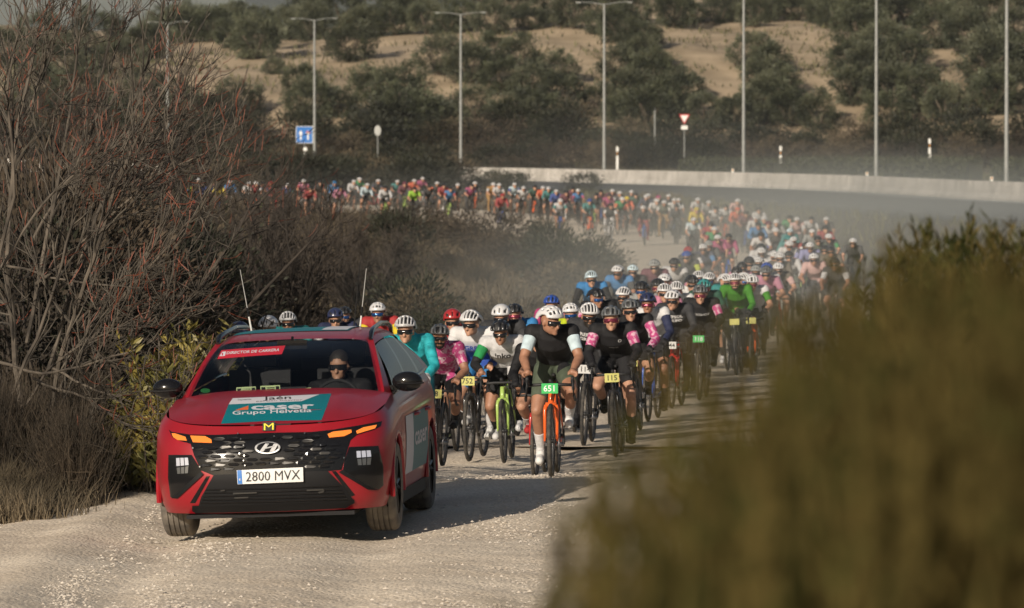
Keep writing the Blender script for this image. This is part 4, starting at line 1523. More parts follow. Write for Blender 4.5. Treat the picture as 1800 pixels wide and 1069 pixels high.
def turned(me, S, name):
    """copy of a head piece turned with the head of a pose"""
    m = me.copy(); m.name = name
    n = len(m.vertices); co = np.zeros(n * 3); m.vertices.foreach_get('co', co)
    m.vertices.foreach_set('co', head_pts(S, co.reshape(-1, 3)).reshape(-1))
    fix_normals(m)
    m.shade_smooth()
    return m

# ------------------------------------------------------------------ bicycles
def bike_meshes(lod):
    sd = 8 if lod == 0 else 4
    M = {}
    fr = MB()
    for s in (-1, 1):
        fr.tube([(s * .055, -.515, .345), (s * .058, -.44, .62), (s * .045, -.43, .67)], [.012, .017, .02], sd)
        fr.tube([(s * .065, .505, .345), (s * .03, .20, .76)], [.009, .009], sd)
        fr.tube([(s * .065, .505, .345), (s * .035, .08, .285)], [.011, .013], sd)
    fr.tube([(-.05, -.43, .675), (.05, -.43, .675)], .022, sd)
    fr.tube([(0, -.435, .655), (0, -.395, .81)], [.028, .024], sd)
    fr.tube([(0, -.40, .79), (0, .185, .79)], [.021, .017], sd)
    fr.tube([(0, -.425, .69), (0, .08, .285)], [.027, .024], sd)
    fr.tube([(0, .08, .285), (0, .215, .86)], [.021, .016], sd)
    M['frame'] = fr
    bar = MB()
    bar.tube([(0, -.395, .81), (0, -.40, .85), (0, -.48, .90)], .018, sd)
    bar.tube([(-.20, -.485, .90), (-.08, -.482, .905), (.08, -.482, .905), (.20, -.485, .90)], .0145, sd)
    for s in (-1, 1):
        bar.tube([(s * .195, -.485, .90), (s * .208, -.53, .905), (s * .213, -.565, .87), (s * .220, -.56, .80), (s * .226, -.50, .765), (s * .230, -.42, .76)], .0145, sd)
        bar.tube([(s * .205, -.50, .91), (s * .207, -.56, .935), (s * .207, -.595, .975)], [.018, .019, .014], sd)
        bar.tube([(s * .207, -.59, .95), (s * .212, -.60, .88), (s * .214, -.575, .82)], [.008, .007, .006], 5)
    for v_ in bar.v[1:]:
        v_[:, 2] -= .045
    M['handlebar'] = bar
    sa = MB()
    sa.ellipsoid((0, .25, .925), (.065, .125, .028), 10, 6); sa.ellipsoid((0, .13, .925), (.025, .09, .02), 8, 6)
    sa.tube([(0, .21, .85), (0, .235, .91)], .014, 6)
    M['saddle'] = sa
    cr = MB()
    cr.torus((.045, .08, .285), .088, .006, 20 if lod == 0 else 10, 4)
    cr.tube([(-.09, .08, .285), (.09, .08, .285)], .02, 8)
    M['crank'] = cr
    wh = MB(); wh.torus((0, 0, 0), .326, .0205, 44 if lod == 0 else 18, 8 if lod == 0 else 5)
    M['wheel'] = wh
    rim = MB(); rim.torus((0, 0, 0), .295, .014, 40, 5); rim.tube([(-.05, 0, 0), (.05, 0, 0)], .02, 8); rim.torus((.035, 0, 0), .07, .004, 16, 4)
    M['rim'] = rim
    sp = MB()
    for k in range(20):
        a = 2 * math.pi * k / 20
        sp.tube([((-.03 if k % 2 else .03), .018 * math.cos(a), .018 * math.sin(a)), (0, .29 * math.cos(a), .29 * math.sin(a))], .0014, 3, cap=False)
    M['spokes'] = sp
    out = {}
    for k, m in M.items():
        me = m.mesh(k); fix_normals(me); me.shade_smooth(); out[k] = me
    pl = MB(); pl.box((0, -.615, .83), (.15, .003, .092)); me = pl.mesh('number_plate'); fix_normals(me); out['plate'] = me
    return out

def crank_arms(crank):
    mb = MB()
    for s in (-1, 1):
        a = crank + (math.pi if s < 0 else 0)
        p = BB + np.array([s * .085, -.17 * math.cos(a), .17 * math.sin(a)])
        mb.tube([BB + np.array([s * .085, 0, 0]), p], [.014, .011], 5)
        mb.box(p + np.array([s * .05, 0, 0]), (.085, .07, .018))
    me = mb.mesh('pedals'); fix_normals(me)
    return me

# ------------------------------------------------------------------ colours of clothing
PAL = dict(w=(.57, .57, .58), k=(.014, .014, .016), K=(.035, .036, .04), g=(.10, .105, .11), G=(.26, .27, .27), c=(.03, .44, .50), t=(.01, .10, .13), p=(.38, .05, .16), P=(.48, .19, .29), b=(.022, .065, .31), B=(.035, .19, .44),
           n=(.022, .028, .07), r=(.33, .024, .026), o=(.62, .105, .03), y=(.62, .48, .03), Y=(.42, .50, .02), l=(.30, .56, .02), e=(.018, .25, .075), E=(.045, .21, .015), d=(.015, .075, .05), q=(.025, .20, .20), m=(.13, .02, .04), v=(.24, .25, .47),
           a=(.075, .095, .065), u=(.38, .20, .04), s=(.55, .31, .21), f=(.50, .62, .68), h=(.60, .38, .36), x=(.10, .08, .055), W=(.68, .68, .67))
NAMES = dict(w='white', k='black', K='charcoal', g='slate', G='grey', c='cyan', t='teal', p='pink', P='rose', b='blue', B='azure', n='navy', r='red', o='orange', y='yellow', Y='citron', l='lime', e='green', E='grass-green', d='bottle-green',
             q='turquoise', m='maroon', v='lavender', a='sage', u='mustard', s='bare', f='ice-blue', h='salmon', x='brown', W='white')
_mc = {}
def cloth(c, dusty=False):  # dusty greys far cloth: the dulling by distance is put into the colour
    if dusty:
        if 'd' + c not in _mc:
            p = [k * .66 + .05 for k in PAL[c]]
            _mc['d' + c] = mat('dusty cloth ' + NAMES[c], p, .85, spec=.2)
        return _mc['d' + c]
    if c not in _mc:
        _mc[c] = mat('cloth ' + NAMES[c], PAL[c], .75, col2=tuple(k * .78 for k in PAL[c]), scale=14, detail=3, bump=.8, bscale=9, spec=.3)
    return _mc[c]
def patterned(nm, c1, c2, scale, lo, hi):
    return mat(nm, c1, .75, col2=c2, scale=scale, contrast=(lo, hi), spec=.3, detail=2)
M_pinkpat = patterned('pink patterned cloth', (.56, .34, .43), (.40, .055, .18), 24, .5, .56)
_hm = {}
def helm(c):
    if c not in _hm:
        _hm[c] = mat('helmet ' + NAMES[c], PAL[c], .32, coat=.3, spec=.5)
    return _hm[c]
M_skin = [mat('skin', (.42, .23, .15), .55, var=.12, scale=20), mat('tanned skin', (.31, .155, .095), .55, var=.12, scale=20), mat('brown skin', (.22, .11, .065), .55, var=.12, scale=20)]
M_lens = [mat('dark lens', (.012, .012, .014), .12, coat=.4), mat('blue mirror lens', (.02, .09, .28), .12, metal=.6), mat('red mirror lens', (.22, .04, .07), .12, metal=.6)]
M_tyre = mat('tyre rubber', (.025, .024, .023), .8, col2=(.075, .066, .055), scale=18)
M_rim = mat('carbon rim', (.02, .02, .021), .4)
M_spoke = mat('steel spokes', (.25, .25, .26), .35, metal=.8)
M_carbon = mat('bar tape', (.016, .016, .017), .6)
M_hair = mat('dark hair', (.02, .015, .011), .7)
M_lip = mat('lips', (.30, .12, .09), .5)
BP = dict(k=(.016, .016, .018), o=(.75, .12, .02), w=(.55, .55, .55), r=(.42, .02, .02), e=(.30, .42, .06), b=(.03, .10, .4), g=(.12, .12, .13), l=(.35, .5, .12))
M_frame = {k: mat('frame paint ' + k, v, .3, coat=.4) for k, v in BP.items()}
M_platey = mat('yellow number plate', (.48, .46, .13), .5)
M_platew = mat('white number plate', (.52, .52, .51), .5)
M_plateg = mat('green number plate', (.03, .42, .10), .5)
M_ink = mat('black print', (.012, .012, .012), .6)
M_inkw = mat('white print', (.72, .72, .72), .6)
PLATES = dict(y=(M_platey, M_ink), w=(M_platew, M_ink), g=(M_plateg, M_inkw))

# ------------------------------------------------------------------ poses and their shared meshes
LEFT_DOWN, RIGHT_DOWN = -math.pi / 2, math.pi / 2
POSES = [(LEFT_DOWN + .25, .15, 0, .1, 1), (RIGHT_DOWN + .3, .35, .12, .2, 1.2), (RIGHT_DOWN - .15, 0, .8, .45, 1), (.3, .7, -.1, .5, 1.4), (-.4, .45, -.3, .3, .9), (math.pi - .5, .55, .25, .6, 1.1)]
# the body's left leg stands on the +x side of the picture
KIT = []
KINDS = ['ribbed', 'open', 'holes', 'aero']
LENS_ME = glasses_mesh()
def halves(me):
    out = []
    for s_ in (-1, 1):
        bm = bmesh.new(); bm.from_mesh(me)
        bmesh.ops.delete(bm, geom=[v for v in bm.verts if v.co.x * s_ < 0], context='VERTS')
        m = bpy.data.meshes.new(me.name); bm.to_mesh(m); bm.free(); m.shade_smooth(); out.append(m)
    return tuple(out)
def kit(lod, pose, voxel, fingers):
    S = skeleton(*pose)
    me = body_mesh(S, voxel, fingers)
    me.shade_smooth()
    rg = regions(me, S)
    K = dict(S=S, body=me, pedals=crank_arms(pose[0]))
    for nm, (rs, off) in GARM.items():
        if lod and nm in ('gloves', 'socks', 'collar', 'beard'): continue
        K[nm] = part_of(me, rg, rs, off if not lod else off + .004, nm)
    if lod:
        K['shorts_far'] = part_of(me, rg, ['hips', 'thigh'], .008, 'shorts')
        K['tights_far'] = part_of(me, rg, ['hips', 'thigh', 'knee', 'shin', 'sock', 'shoe'], .008, 'tights')
        K['two_jersey'] = part_of(me, rg, ['torso', 'sleeve'], .009, 'jersey')
        K['long_jersey'] = part_of(me, rg, ['torso', 'sleeve', 'elbow', 'cuff'], .009, 'jersey')
    for h in (KINDS if not lod else ['open', 'aero']):
        a, b = helmet_meshes(h, lod)
        K['helmet_' + h] = turned(a, S, 'helmet'); K['liner_' + h] = turned(b, S, 'liner')
    K['sunglasses'] = turned(LENS_ME, S, 'sunglasses')
    if not lod:
        for nm in ('sleeves', 'arm_warmers', 'leg_warmers', 'socks', 'shoes', 'gloves'):
            K[nm] = halves(K[nm])
    flat = {}
    for k, m in K.items():
        for i, mm in enumerate(m if isinstance(m, tuple) else (m,)):
            flat[(k, i)] = mm
    for k, m in flat.items():
        if isinstance(m, bpy.types.Mesh) and not len(m.materials):
            m.materials.append(None)
            if k[0] == 'two_jersey': m.materials.append(None)
    if not lod:
        bv = BVHTree.FromPolygons([tuple(v.co) for v in K['jersey'].vertices], [tuple(p.vertices) for p in K['jersey'].polygons])
        K['bvh'] = bv
    return K
NEAR = [kit(0, p, .0095, True) for p in POSES]
FAR = [kit(1, p, .026, False) for p in (POSES[0], POSES[1], POSES[3], POSES[4], POSES[5])]
BIKE = bike_meshes(0)
BIKEF = bike_meshes(1)
for d in (BIKE, BIKEF):
    for m in d.values():
        m.materials.append(None)
# distant bicycles: one mesh with two materials
fb = MB()
for k, mi_ in (('frame', 0), ('handlebar', 1), ('saddle', 1), ('crank', 1)):
    m = BIKEF[k]; co = np.array([v.co[:] for v in m.vertices]); fb.add(co, [tuple(p.vertices) for p in m.polygons], mi_)
for y in (-.515, .505):
    m = BIKEF['wheel']; co = np.array([v.co[:] for v in m.vertices]) + np.array([0, y, .345]); fb.add(co, [tuple(p.vertices) for p in m.polygons], 1)
    fb.torus((0, y, .345), .295, .012, 14, 4, mi=1)
    for a in range(5):
        fb.tube([(0, y + .29 * math.cos(a * .63), .345 + .29 * math.sin(a * .63)), (0, y - .29 * math.cos(a * .63), .345 - .29 * math.sin(a * .63))], .003, 3, mi=1, cap=False)
FARBIKE = fb.mesh('bicycle'); fix_normals(FARBIKE); FARBIKE.materials.append(None); FARBIKE.materials.append(M_tyre)

def heading(x, y):
    """yaw of a rider on the track: the tangent, riders face the camera"""
    i = int(np.argmin(np.hypot(TRKS[:, 0] - x, TRKS[:, 1] - y)))
    i = min(max(i, 1), len(TRKS) - 2)
    t = TRKS[i - 1] - TRKS[i + 1]
    return math.atan2(t[0], -t[1])           # 0 = straight towards -Y

def letter(K, parent, s, u0, v0, size, m, bold=.0, squeeze=1.0, parts=None):
    """print on the chest: text laid on the jersey; u across, v up along the chest (metres from the chest point)"""
    co, fs = text_mesh(s, size, bold, align='CENTER')
    S = K['S']
    up = (S['neck'] - S['chest']); up = up / np.linalg.norm(up)
    nrm = np.array([0, up[2], -up[1]]); nrm = nrm if nrm[1] < 0 else -nrm
    nrm = np.array([0, -abs(up[2]), -abs(up[1])])
    out = []
    for x, y, _ in co:
        p = S['chest'] + np.array([u0 + x * squeeze, 0, 0]) + up * (v0 + y)
        q = Vector(p + nrm * .5)
        hit = K['bvh'].ray_cast(q, Vector(-nrm), 1.0)
        h = hit[0] if hit[0] else Vector(p + nrm * .13)
        out.append(np.array(h) + nrm * .004)
    me = bpy.data.meshes.new('lettering'); me.from_pydata([tuple(map(float, p)) for p in out], [], fs)
    return obj('lettering', me, m, parent, smooth=False)

GROUP_P, GROUP_B = 'riders of the race', 'bicycles of the riders'
def rider_near(px, py, D, spec, label, blabel, rz=None, scale=None, plate=None, frame='k', letters=(), pose=None, skin=0, dx=0.0):
    """spec: helmet kind, helmet colour, torso, sleeve, forearm, shorts, lower leg, sock, shoe, glove ('s' = bare skin)"""
    hk, hc, to, sl, fo, sh, lo, so, sho, gl = spec
    pi = pose if pose is not None else rng.randrange(6)
    K = NEAR[pi]
    x = (px - 900) / FPX * D
    z = GZ(x, D)
    rz = heading(x, D) + rng.uniform(-.05, .05) if rz is None else rz
    top = CAM_Z - (py - 270) / FPX * D - z
    own = K['S']['head'][2] + .142
    s = scale or min(1.09, max(.90, top / own))
    hd = K['S']['head']
    ox = hd[0] * math.cos(rz) - hd[1] * math.sin(rz)
    x = x - ox * s + dx
    r = empty('person', (x, D, z), rz); r.scale = (s, s, s)
    tilt = rng.uniform(-.05, .05); r.rotation_euler = (0, tilt, rz)
    tag(r, label, 'person', GROUP_P)
    def part(name, me, m):
        if isinstance(me, tuple):
            return [inst({'socks': 'sock', 'shoes': 'shoe', 'gloves': 'glove', 'sleeves': 'sleeve', 'arm_warmers': 'arm_warmer', 'leg_warmers': 'leg_warmer'}[name], q_, r, [m]) for q_ in me][0]
        return inst(name, me, r, [m])
    part('body', K['body'], M_skin[skin])
    part('vest' if sl != to else 'jersey', K['vest'], to if not isinstance(to, str) else cloth(to))
    if sl != 's': part('sleeves', K['sleeves'], sl if not isinstance(sl, str) else cloth(sl))
    if fo != 's': part('arm_warmers', K['arm_warmers'], fo if not isinstance(fo, str) else cloth(fo))
    part('shorts', K['shorts'], cloth(sh))
    if lo != 's': part('leg_warmers', K['leg_warmers'], cloth(lo))
    part('socks', K['socks'], cloth(so)); part('shoes', K['shoes'], cloth(sho))
    if gl != 's': part('gloves', K['gloves'], cloth(gl))
    if rng.random() < .33 and pi != 2: part('beard', K['beard'], M_hair)
    h = part('helmet', K['helmet_' + hk], helm(hc))
    inst('liner', K['liner_' + hk], h, [M_carbon if hc != 'k' else M_carbon])
    part('sunglasses', K['sunglasses'], M_lens[rng.choice([0, 0, 1, 2])])
    for L in letters:
        letter(K, r, *L)
    b = bike_near(x, D, z, rz, s, K, frame, plate, blabel); b.rotation_euler = (0, tilt, rz)
    return r

_plate_cache = {}
def bike_near(x, y, z, rz, s, K, frame, plate, label):
    b = empty('bicycle', (x, y, z), rz); b.scale = (s, s, s)
    tag(b, label, 'bicycle', GROUP_B)
    inst('frame', BIKE['frame'], b, [M_frame[frame]])
    inst('handlebar', BIKE['handlebar'], b, [M_carbon]); inst('saddle', BIKE['saddle'], b, [M_carbon]); inst('chainring', BIKE['crank'], b, [M_spoke])
    if not len(K['pedals'].materials): K['pedals'].materials.append(None)
    inst('pedals', K['pedals'], b, [M_carbon])
    for yy in (-.515, .505):
        w = inst('wheel', BIKE['wheel'], b, [M_tyre]); w.location = (0, yy, .345); w.rotation_euler = (rng.random() * 6, 0, 0)
        inst('rim', BIKE['rim'], w, [M_rim]); k = inst('spokes', BIKE['spokes'], w, [M_spoke])
    if plate:
        num, c = plate
        pm, ink = PLATES[c]
        p = inst('number_plate', BIKE['plate'], b, [pm])
        if num:
            if num not in _plate_cache:
                co, fs = text_mesh(num, .078, .001, align='CENTER')
                me = bpy.data.meshes.new('number'); me.from_pydata([(q[0], -.6178, .804 + q[1]) for q in co], [], fs); me.materials.append(ink); _plate_cache[num] = me
            inst('number', _plate_cache[num], p, [ink])
    return b
# ------------------------------------------------------------------ the field of riders
def solve_D(px, py, hgt=1.60):
    """distance on the track at which a rider's helmet shows at this height"""
    D = np.arange(62, 306, .25)
    X = (px - 900) / FPX * D
    z = H(X, D) + .04
    pr = 270 + (CAM_Z - z - hgt) * FPX / D
    k = np.argmax(pr <= py)
    return float(D[k]) if pr[k] <= py else 304.0

def two_tone(nm, c_top, c_bot, z):
    m, n, l, b = new_mat(nm)
    b.inputs['Roughness'].default_value = .75
    tc = n.new('ShaderNodeTexCoord'); sp = n.new('ShaderNodeSeparateXYZ'); l.new(tc.outputs['Object'], sp.inputs[0])
    mr = n.new('ShaderNodeMapRange'); mr.inputs['From Min'].default_value = z - .06; mr.inputs['From Max'].default_value = z + .06
    l.new(sp.outputs['Z'], mr.inputs['Value'])
    mx = n.new('ShaderNodeMix'); mx.data_type = 'RGBA'; mx.inputs['A'].default_value = tuple(c_bot) + (1,); mx.inputs['B'].default_value = tuple(c_top) + (1,)
    l.new(mr.outputs[0], mx.inputs['Factor']); l.new(mx.outputs['Result'], b.inputs['Base Color'])
    return m
M_wb = two_tone('white over blue jersey cloth', PAL['w'], PAL['b'], 1.16)
M_rp = two_tone('red jersey cloth', PAL['r'], PAL['p'], 1.12)
M_tri = two_tone('red jersey', PAL['r'], PAL['K'], 1.2)
PK = M_pinkpat
GRP = [('REPSOL', 0.0, .035, .062, M_inkw, .002), ('GRUPO', -.01, -.03, .062, M_inkw, .002), ('-----  ----', .02, -.10, .03, M_inkw, 0)]

rider_near(710, 553, 54.3, ('ribbed', 'w', 'c', 'c', 'c', 't', 't', 'k', 'k', 'W'), 'rider in cyan long-sleeved jersey with white ribbed helmet, close behind the red car', 'dark bicycle of the rider in cyan, mostly behind the red car', pose=0, skin=0, dx=.07, letters=[('CA', .03, .0, .07, M_inkw)])
rider_near(764, 567, 58.5, ('open', 'g', PK, PK, 's', 'k', 's', 'k', 'k', 's'), 'rider in pink patterned short-sleeved jersey behind yellow number plate 58, grey helmet', 'black bicycle with yellow number plate 58, ridden by the pink jersey', plate=('58', 'y'), pose=1, skin=1, letters=[('BHO', 0, .02, .06, M_inkw)])
rider_near(830, 543, 62, ('ribbed', 'w', M_wb, 'w', 'b', 'B', 's', 'w', 'W', 's'), 'rider in white jersey fading to blue, bright blue shorts and white ribbed helmet', 'black bicycle with yellow number plate 752 under the blue shorts', plate=('752', 'y'), pose=4, letters=[('GRBA', 0, -.02, .075, cloth('b'), .002)])
rider_near(806, 541, 65, ('aero', 'r', M_tri, 'K', 'k', 'k', 's', 'k', 'k', 'k'), 'rider in red and black jersey and red helmet, peering past the white-blue rider', 'bicycle of the red-helmeted rider behind the white-blue jersey', pose=1)
rider_near(886, 533, 66, ('aero', 'w', 'K', 'K', 'K', 'k', 's', 'w', 'k', 'k'), 'rider in charcoal with smooth white aero helmet, directly behind the green-sleeved rider', 'bicycle of the rider in the smooth white aero helmet', pose=3)
rider_near(889, 560, 61.5, ('open', 'k', 'w', 'e', 'k', 'k', 's', 'k', 'w', 's'), 'rider in white vest with green sleeves over black arm warmers, head bowed, black helmet', 'black and lime bicycle of the rider with green sleeves', frame='l', pose=3, skin=1, letters=[('inko', .0, -.03, .10, M_ink, .003)])
rider_near(914, 532, 68.5, ('open', 'k', 'B', 'b', 'b', 'k', 's', 'k', 'k', 'k'), 'rider in light blue jersey and black helmet tucked behind the white aero helmet', 'bicycle of the light blue rider behind the aero helmet', pose=0)
rider_near(975, 540, 52.4, ('holes', 'w', 'k', 'f', 's', 'a', 's', 'w', 'W', 's'), 'rider in black vest with pale blue sleeves and sage shorts, looking sideways, orange bicycle', 'orange bicycle with green number plate 651, leading the pack', frame='o', plate=('651', 'g'), pose=2, skin=1, scale=1.0, dx=-.02)
rider_near(944, 572, 54.4, ('open', 'k', 'k', 'k', 'k', 'k', 's', 'w', 'r', 'k'), 'rider in black with red shoes, half hidden by the orange bicycle rider', 'red bicycle half hidden behind the orange bicycle', frame='r', pose=0)
rider_near(971, 517, 74, ('open', 'b', 'p', 'p', 'k', 'k', 's', 'k', 'k', 'k'), 'rider in pink with blue helmet, behind the leader on the orange bicycle', 'bicycle of the blue-helmeted pink rider', pose=0)
rider_near(1011, 531, 69.5, ('holes', 'w', 'Y', 'y', 'y', 'k', 's', 'k', 'k', 'k'), 'rider in yellow with white helmet, hidden behind the rider with number plate 114', 'bicycle of the yellow rider behind number plate 114', pose=1)
rider_near(1028, 530, 66, ('ribbed', 'w', 'K', 'K', 'K', 'k', 'k', 'k', 'k', 'k'), 'rider in black lettered long-sleeved jersey and white ribbed helmet above number plate 114', 'black bicycle with white number plate 114', plate=('114', 'w'), pose=5, letters=GRP, skin=1)
rider_near(1084, 515, 63.3, ('open', 'g', 'k', PK, 'k', 'k', 's', 'k', 'k', 'k'), 'rider in black vest with pink sleeves and large grey helmet above number plate 115', 'black bicycle of the large-helmeted rider, yellow number plate 115', plate=('115', 'y'), pose=0, scale=1.06, letters=[('KEISHOF', 0, -.06, .026, M_inkw), ('O', .07, .02, .05, M_inkw)])
rider_near(1117, 523, 69, ('open', 'g', 'k', PK, PK, 'k', 's', 'k', 'k', 'k'), 'rider in black vest with fully pink arms above number plate 61', 'black bicycle of the fully pink-armed rider, yellow number plate 61', plate=('61', 'y'), pose=1, letters=[('BHO', 0, -.03, .06, M_inkw)])
rider_near(1142, 513, 72.5, ('aero', 'n', 'w', 'n', 'n', 'k', 's', 'k', 'k', 'k'), 'rider in white and navy with smooth dark helmet, between plates 61 and 244', 'bicycle of the white and navy rider with the smooth dark helmet', pose=0, skin=1, frame='b')
rider_near(1183, 508, 76.5, ('open', 'w', 'K', 'K', 'K', 'k', 'k', 'k', 'k', 'k'), 'rider in black lettered jersey and white helmet above number plate 244', 'bicycle with white number plate 244', plate=('244', 'w'), pose=4, letters=GRP, frame='r')
rider_near(1231, 497, 79.5, ('open', 'g', 'k', PK, 'k', 'k', 'k', 'k', 'k', 'k'), 'rider in black vest with pink upper sleeves above green number plate 118', 'bicycle with green number plate 118', plate=('118', 'g'), pose=1, scale=1.03, letters=[('KEISHOF', 0, -.03, .055, M_inkw)])
rider_near(1295, 479, 90, ('ribbed', 'w', 'E', 'E', 'E', 'k', 'k', 'k', 'k', 'k'), 'rider in leaf green long-sleeved jersey with white ribbed helmet by the broom bushes', 'bicycle of the leaf green rider, yellow-green number plate', plate=('', 'y'), pose=0)
rider_near(672, 530, 71, ('holes', 'w', M_rp, 'y', 's', 'k', 's', 'k', 'k', 'k'), 'rider in red jersey with yellow shoulders and white helmet, behind the car roof', 'bicycle of the red and yellow rider behind the car', pose=0, skin=1)
rider_near(420, 563, 60, ('aero', 'n', 'k', 'k', 'k', 'k', 'k', 'k', 'k', 'k'), 'rider with smooth navy helmet just visible over the roof rail by the bent aerial', 'bicycle hidden behind the car, rider in navy helmet', pose=3)
rider_near(470, 553, 62, ('aero', 'w', 'K', 'K', 'K', 'k', 'k', 'k', 'k', 'k'), 'rider with smooth white helmet rising above the car roof', 'bicycle hidden behind the car, rider in smooth white helmet', pose=3)
rider_near(517, 546, 67, ('ribbed', 'w', 'q', 'q', 'q', 'k', 's', 'k', 'k', 'k'), 'rider in turquoise with white ribbed helmet above the middle of the car roof', 'bicycle hidden behind the car, rider in turquoise', pose=0, skin=1)
rider_near(599, 540, 69, ('aero', 'n', 'n', 'w', 'n', 'k', 's', 'k', 'k', 'k'), 'rider in navy and white with dark visor helmet above the car roof by the aerials', 'bicycle hidden behind the car, rider in navy and white', pose=1)
rider_near(612, 538, 74, ('open', 'k', 'K', 'K', 'k', 'k', 's', 'k', 'k', 'k'), 'rider in charcoal hidden behind the navy and white rider over the car roof', 'bicycle hidden behind the car, rider in charcoal', pose=0)

# the rest of the pack: x, y of the helmet top in the photograph, helmet kind + colour, torso, sleeves, legs
MID = '''1055 505 ok k P k|1091 503 rw k k k|1128 493 ok G k k|1161 497 rw P P s|1182 493 rw w w s|1163 480 hw k k k|1150 488 ok K k s|1045 475 rf B k k|1090 465 rw B K s|1107 464 of k k k|1152 455 oG m m k|1180 452 ok w k s|
1208 440 ob k Y k|1219 432 or k w s|1241 428 ow n B k|1216 482 ok w y s|1233 475 rw P P s|1246 478 rw q q k|1240 489 oq d d k|1290 467 ok x x k|1280 480 rw q q s|1321 481 ow w E k|
1247 422 oG K K s|1263 412 ow p p s|1277 410 ok p p s|1246 390 ok r m s|1249 398 ow e r s|1219 382 ow f w k|1221 364 oy y y k|1227 347 ow w w s|1241 352 ow G G k|1253 362 ok w k s|1274 359 ok w w s|1291 349 ow h h s|1291 364 oo o o k|1309 370 ok m m k|
1335 364 ok w w s|1323 379 ow w w k|1344 380 ow q q s|1350 388 om w w s|1330 390 ok B B s|1364 385 ow G G s|1386 378 ok e e k|1404 381 ow h w k|1421 380 ok w w k|1455 381 ow K K k|1452 396 ok r r k|1425 402 ow G G s|1369 400 ow K K k|1337 407 ok w w s|1389 401 of q q k|
1384 413 oq q q s|1400 415 ow r w s|1383 422 ow w w k|1333 427 ok w w s|1338 434 ow w y s|1460 410 ow K e k|1442 414 ok a a k|1359 440 ow w r s|1366 443 ow x x k|1427 425 aw v v k|1414 425 ok n v s|1394 440 ok w w a|1437 444 hw h h k|1450 430 ok K K k|
1313 450 ok K K k|1307 459 ok P P s|1337 450 rw K K s|1338 460 ob w w k|1325 465 oG K K k|1343 466 og P P k|1368 460 rw x h s|1310 478 rw h h s|1186 348 ow w w s|1189 359 ok K K k|1496 418 aw K K k|1470 452 ok K w s|1464 432 ok x x s'''
FARL = '''340 322 ok Y b k|347 313 ow k k s|352 319 ok b b k|370 318 ok b b k|384 322 ok y y s|405 317 ow B B s|436 319 ow w w s|449 319 ow r w k|460 319 ok n n k|475 318 or r r k|484 322 ok r r s|502 322 ow b q k|530 315 ow P r s|542 327 ok r r s|561 317 ok k k s|582 318 oB B B k|594 326 ok P P s|
617 316 ow w w s|630 312 ow e e k|640 322 ow f f s|659 315 ow K n k|677 326 ok w w s|693 316 ow q k s|711 319 om m m k|722 315 ow o o s|729 328 ok l l k|741 311 ow p p s|755 325 ok k k k|764 319 ow k o s|780 322 ok r r s|788 328 ok B r k|800 322 ow k k s|824 323 ok p n k|835 319 ow k k k|
864 321 ow u w u|875 322 ow w w s|880 340 or r r k|904 321 ow f b s|915 327 ow w K s|937 325 ok d d k|952 327 ow o o k|963 328 ow q q s|977 333 ow b b k|984 349 ow w q s|995 334 ok m m k|1006 328 ok m m k|1018 332 ow B p s|1035 349 ob q q k|1043 339 ok k k s|1058 333 ok m m s|1066 340 ok p m k|1074 332 ow m m s|
1087 336 ow K w k|1106 334 ow K k s|1091 346 ow e o s|1102 345 oy o o s|1069 357 ok k w w|1134 342 ow n n k|1139 340 ow n w s|1133 361 ow k k r|1149 349 ow w w k|1159 343 op k k k|1165 352 ow a w u|1175 341 ow K K k|1187 348 ow n w k|1120 338 ok d d k'''
HK = dict(r='ribbed', o='open', h='holes', a='aero')
LEGN = {'k': 'black tights', 's': 'bare legs'}
entries = []
for tab, where in ((MID, 'pack'), (FARL, 'line')):
    for e in tab.replace('\n', '').split('|'):
        if not e.strip(): continue
        px, py, h, t, s, l_ = e.split()
        entries.append([float(px), float(py), h, t, s, l_, where])
for e in entries:
    e.append(solve_D(e[0], e[1]))
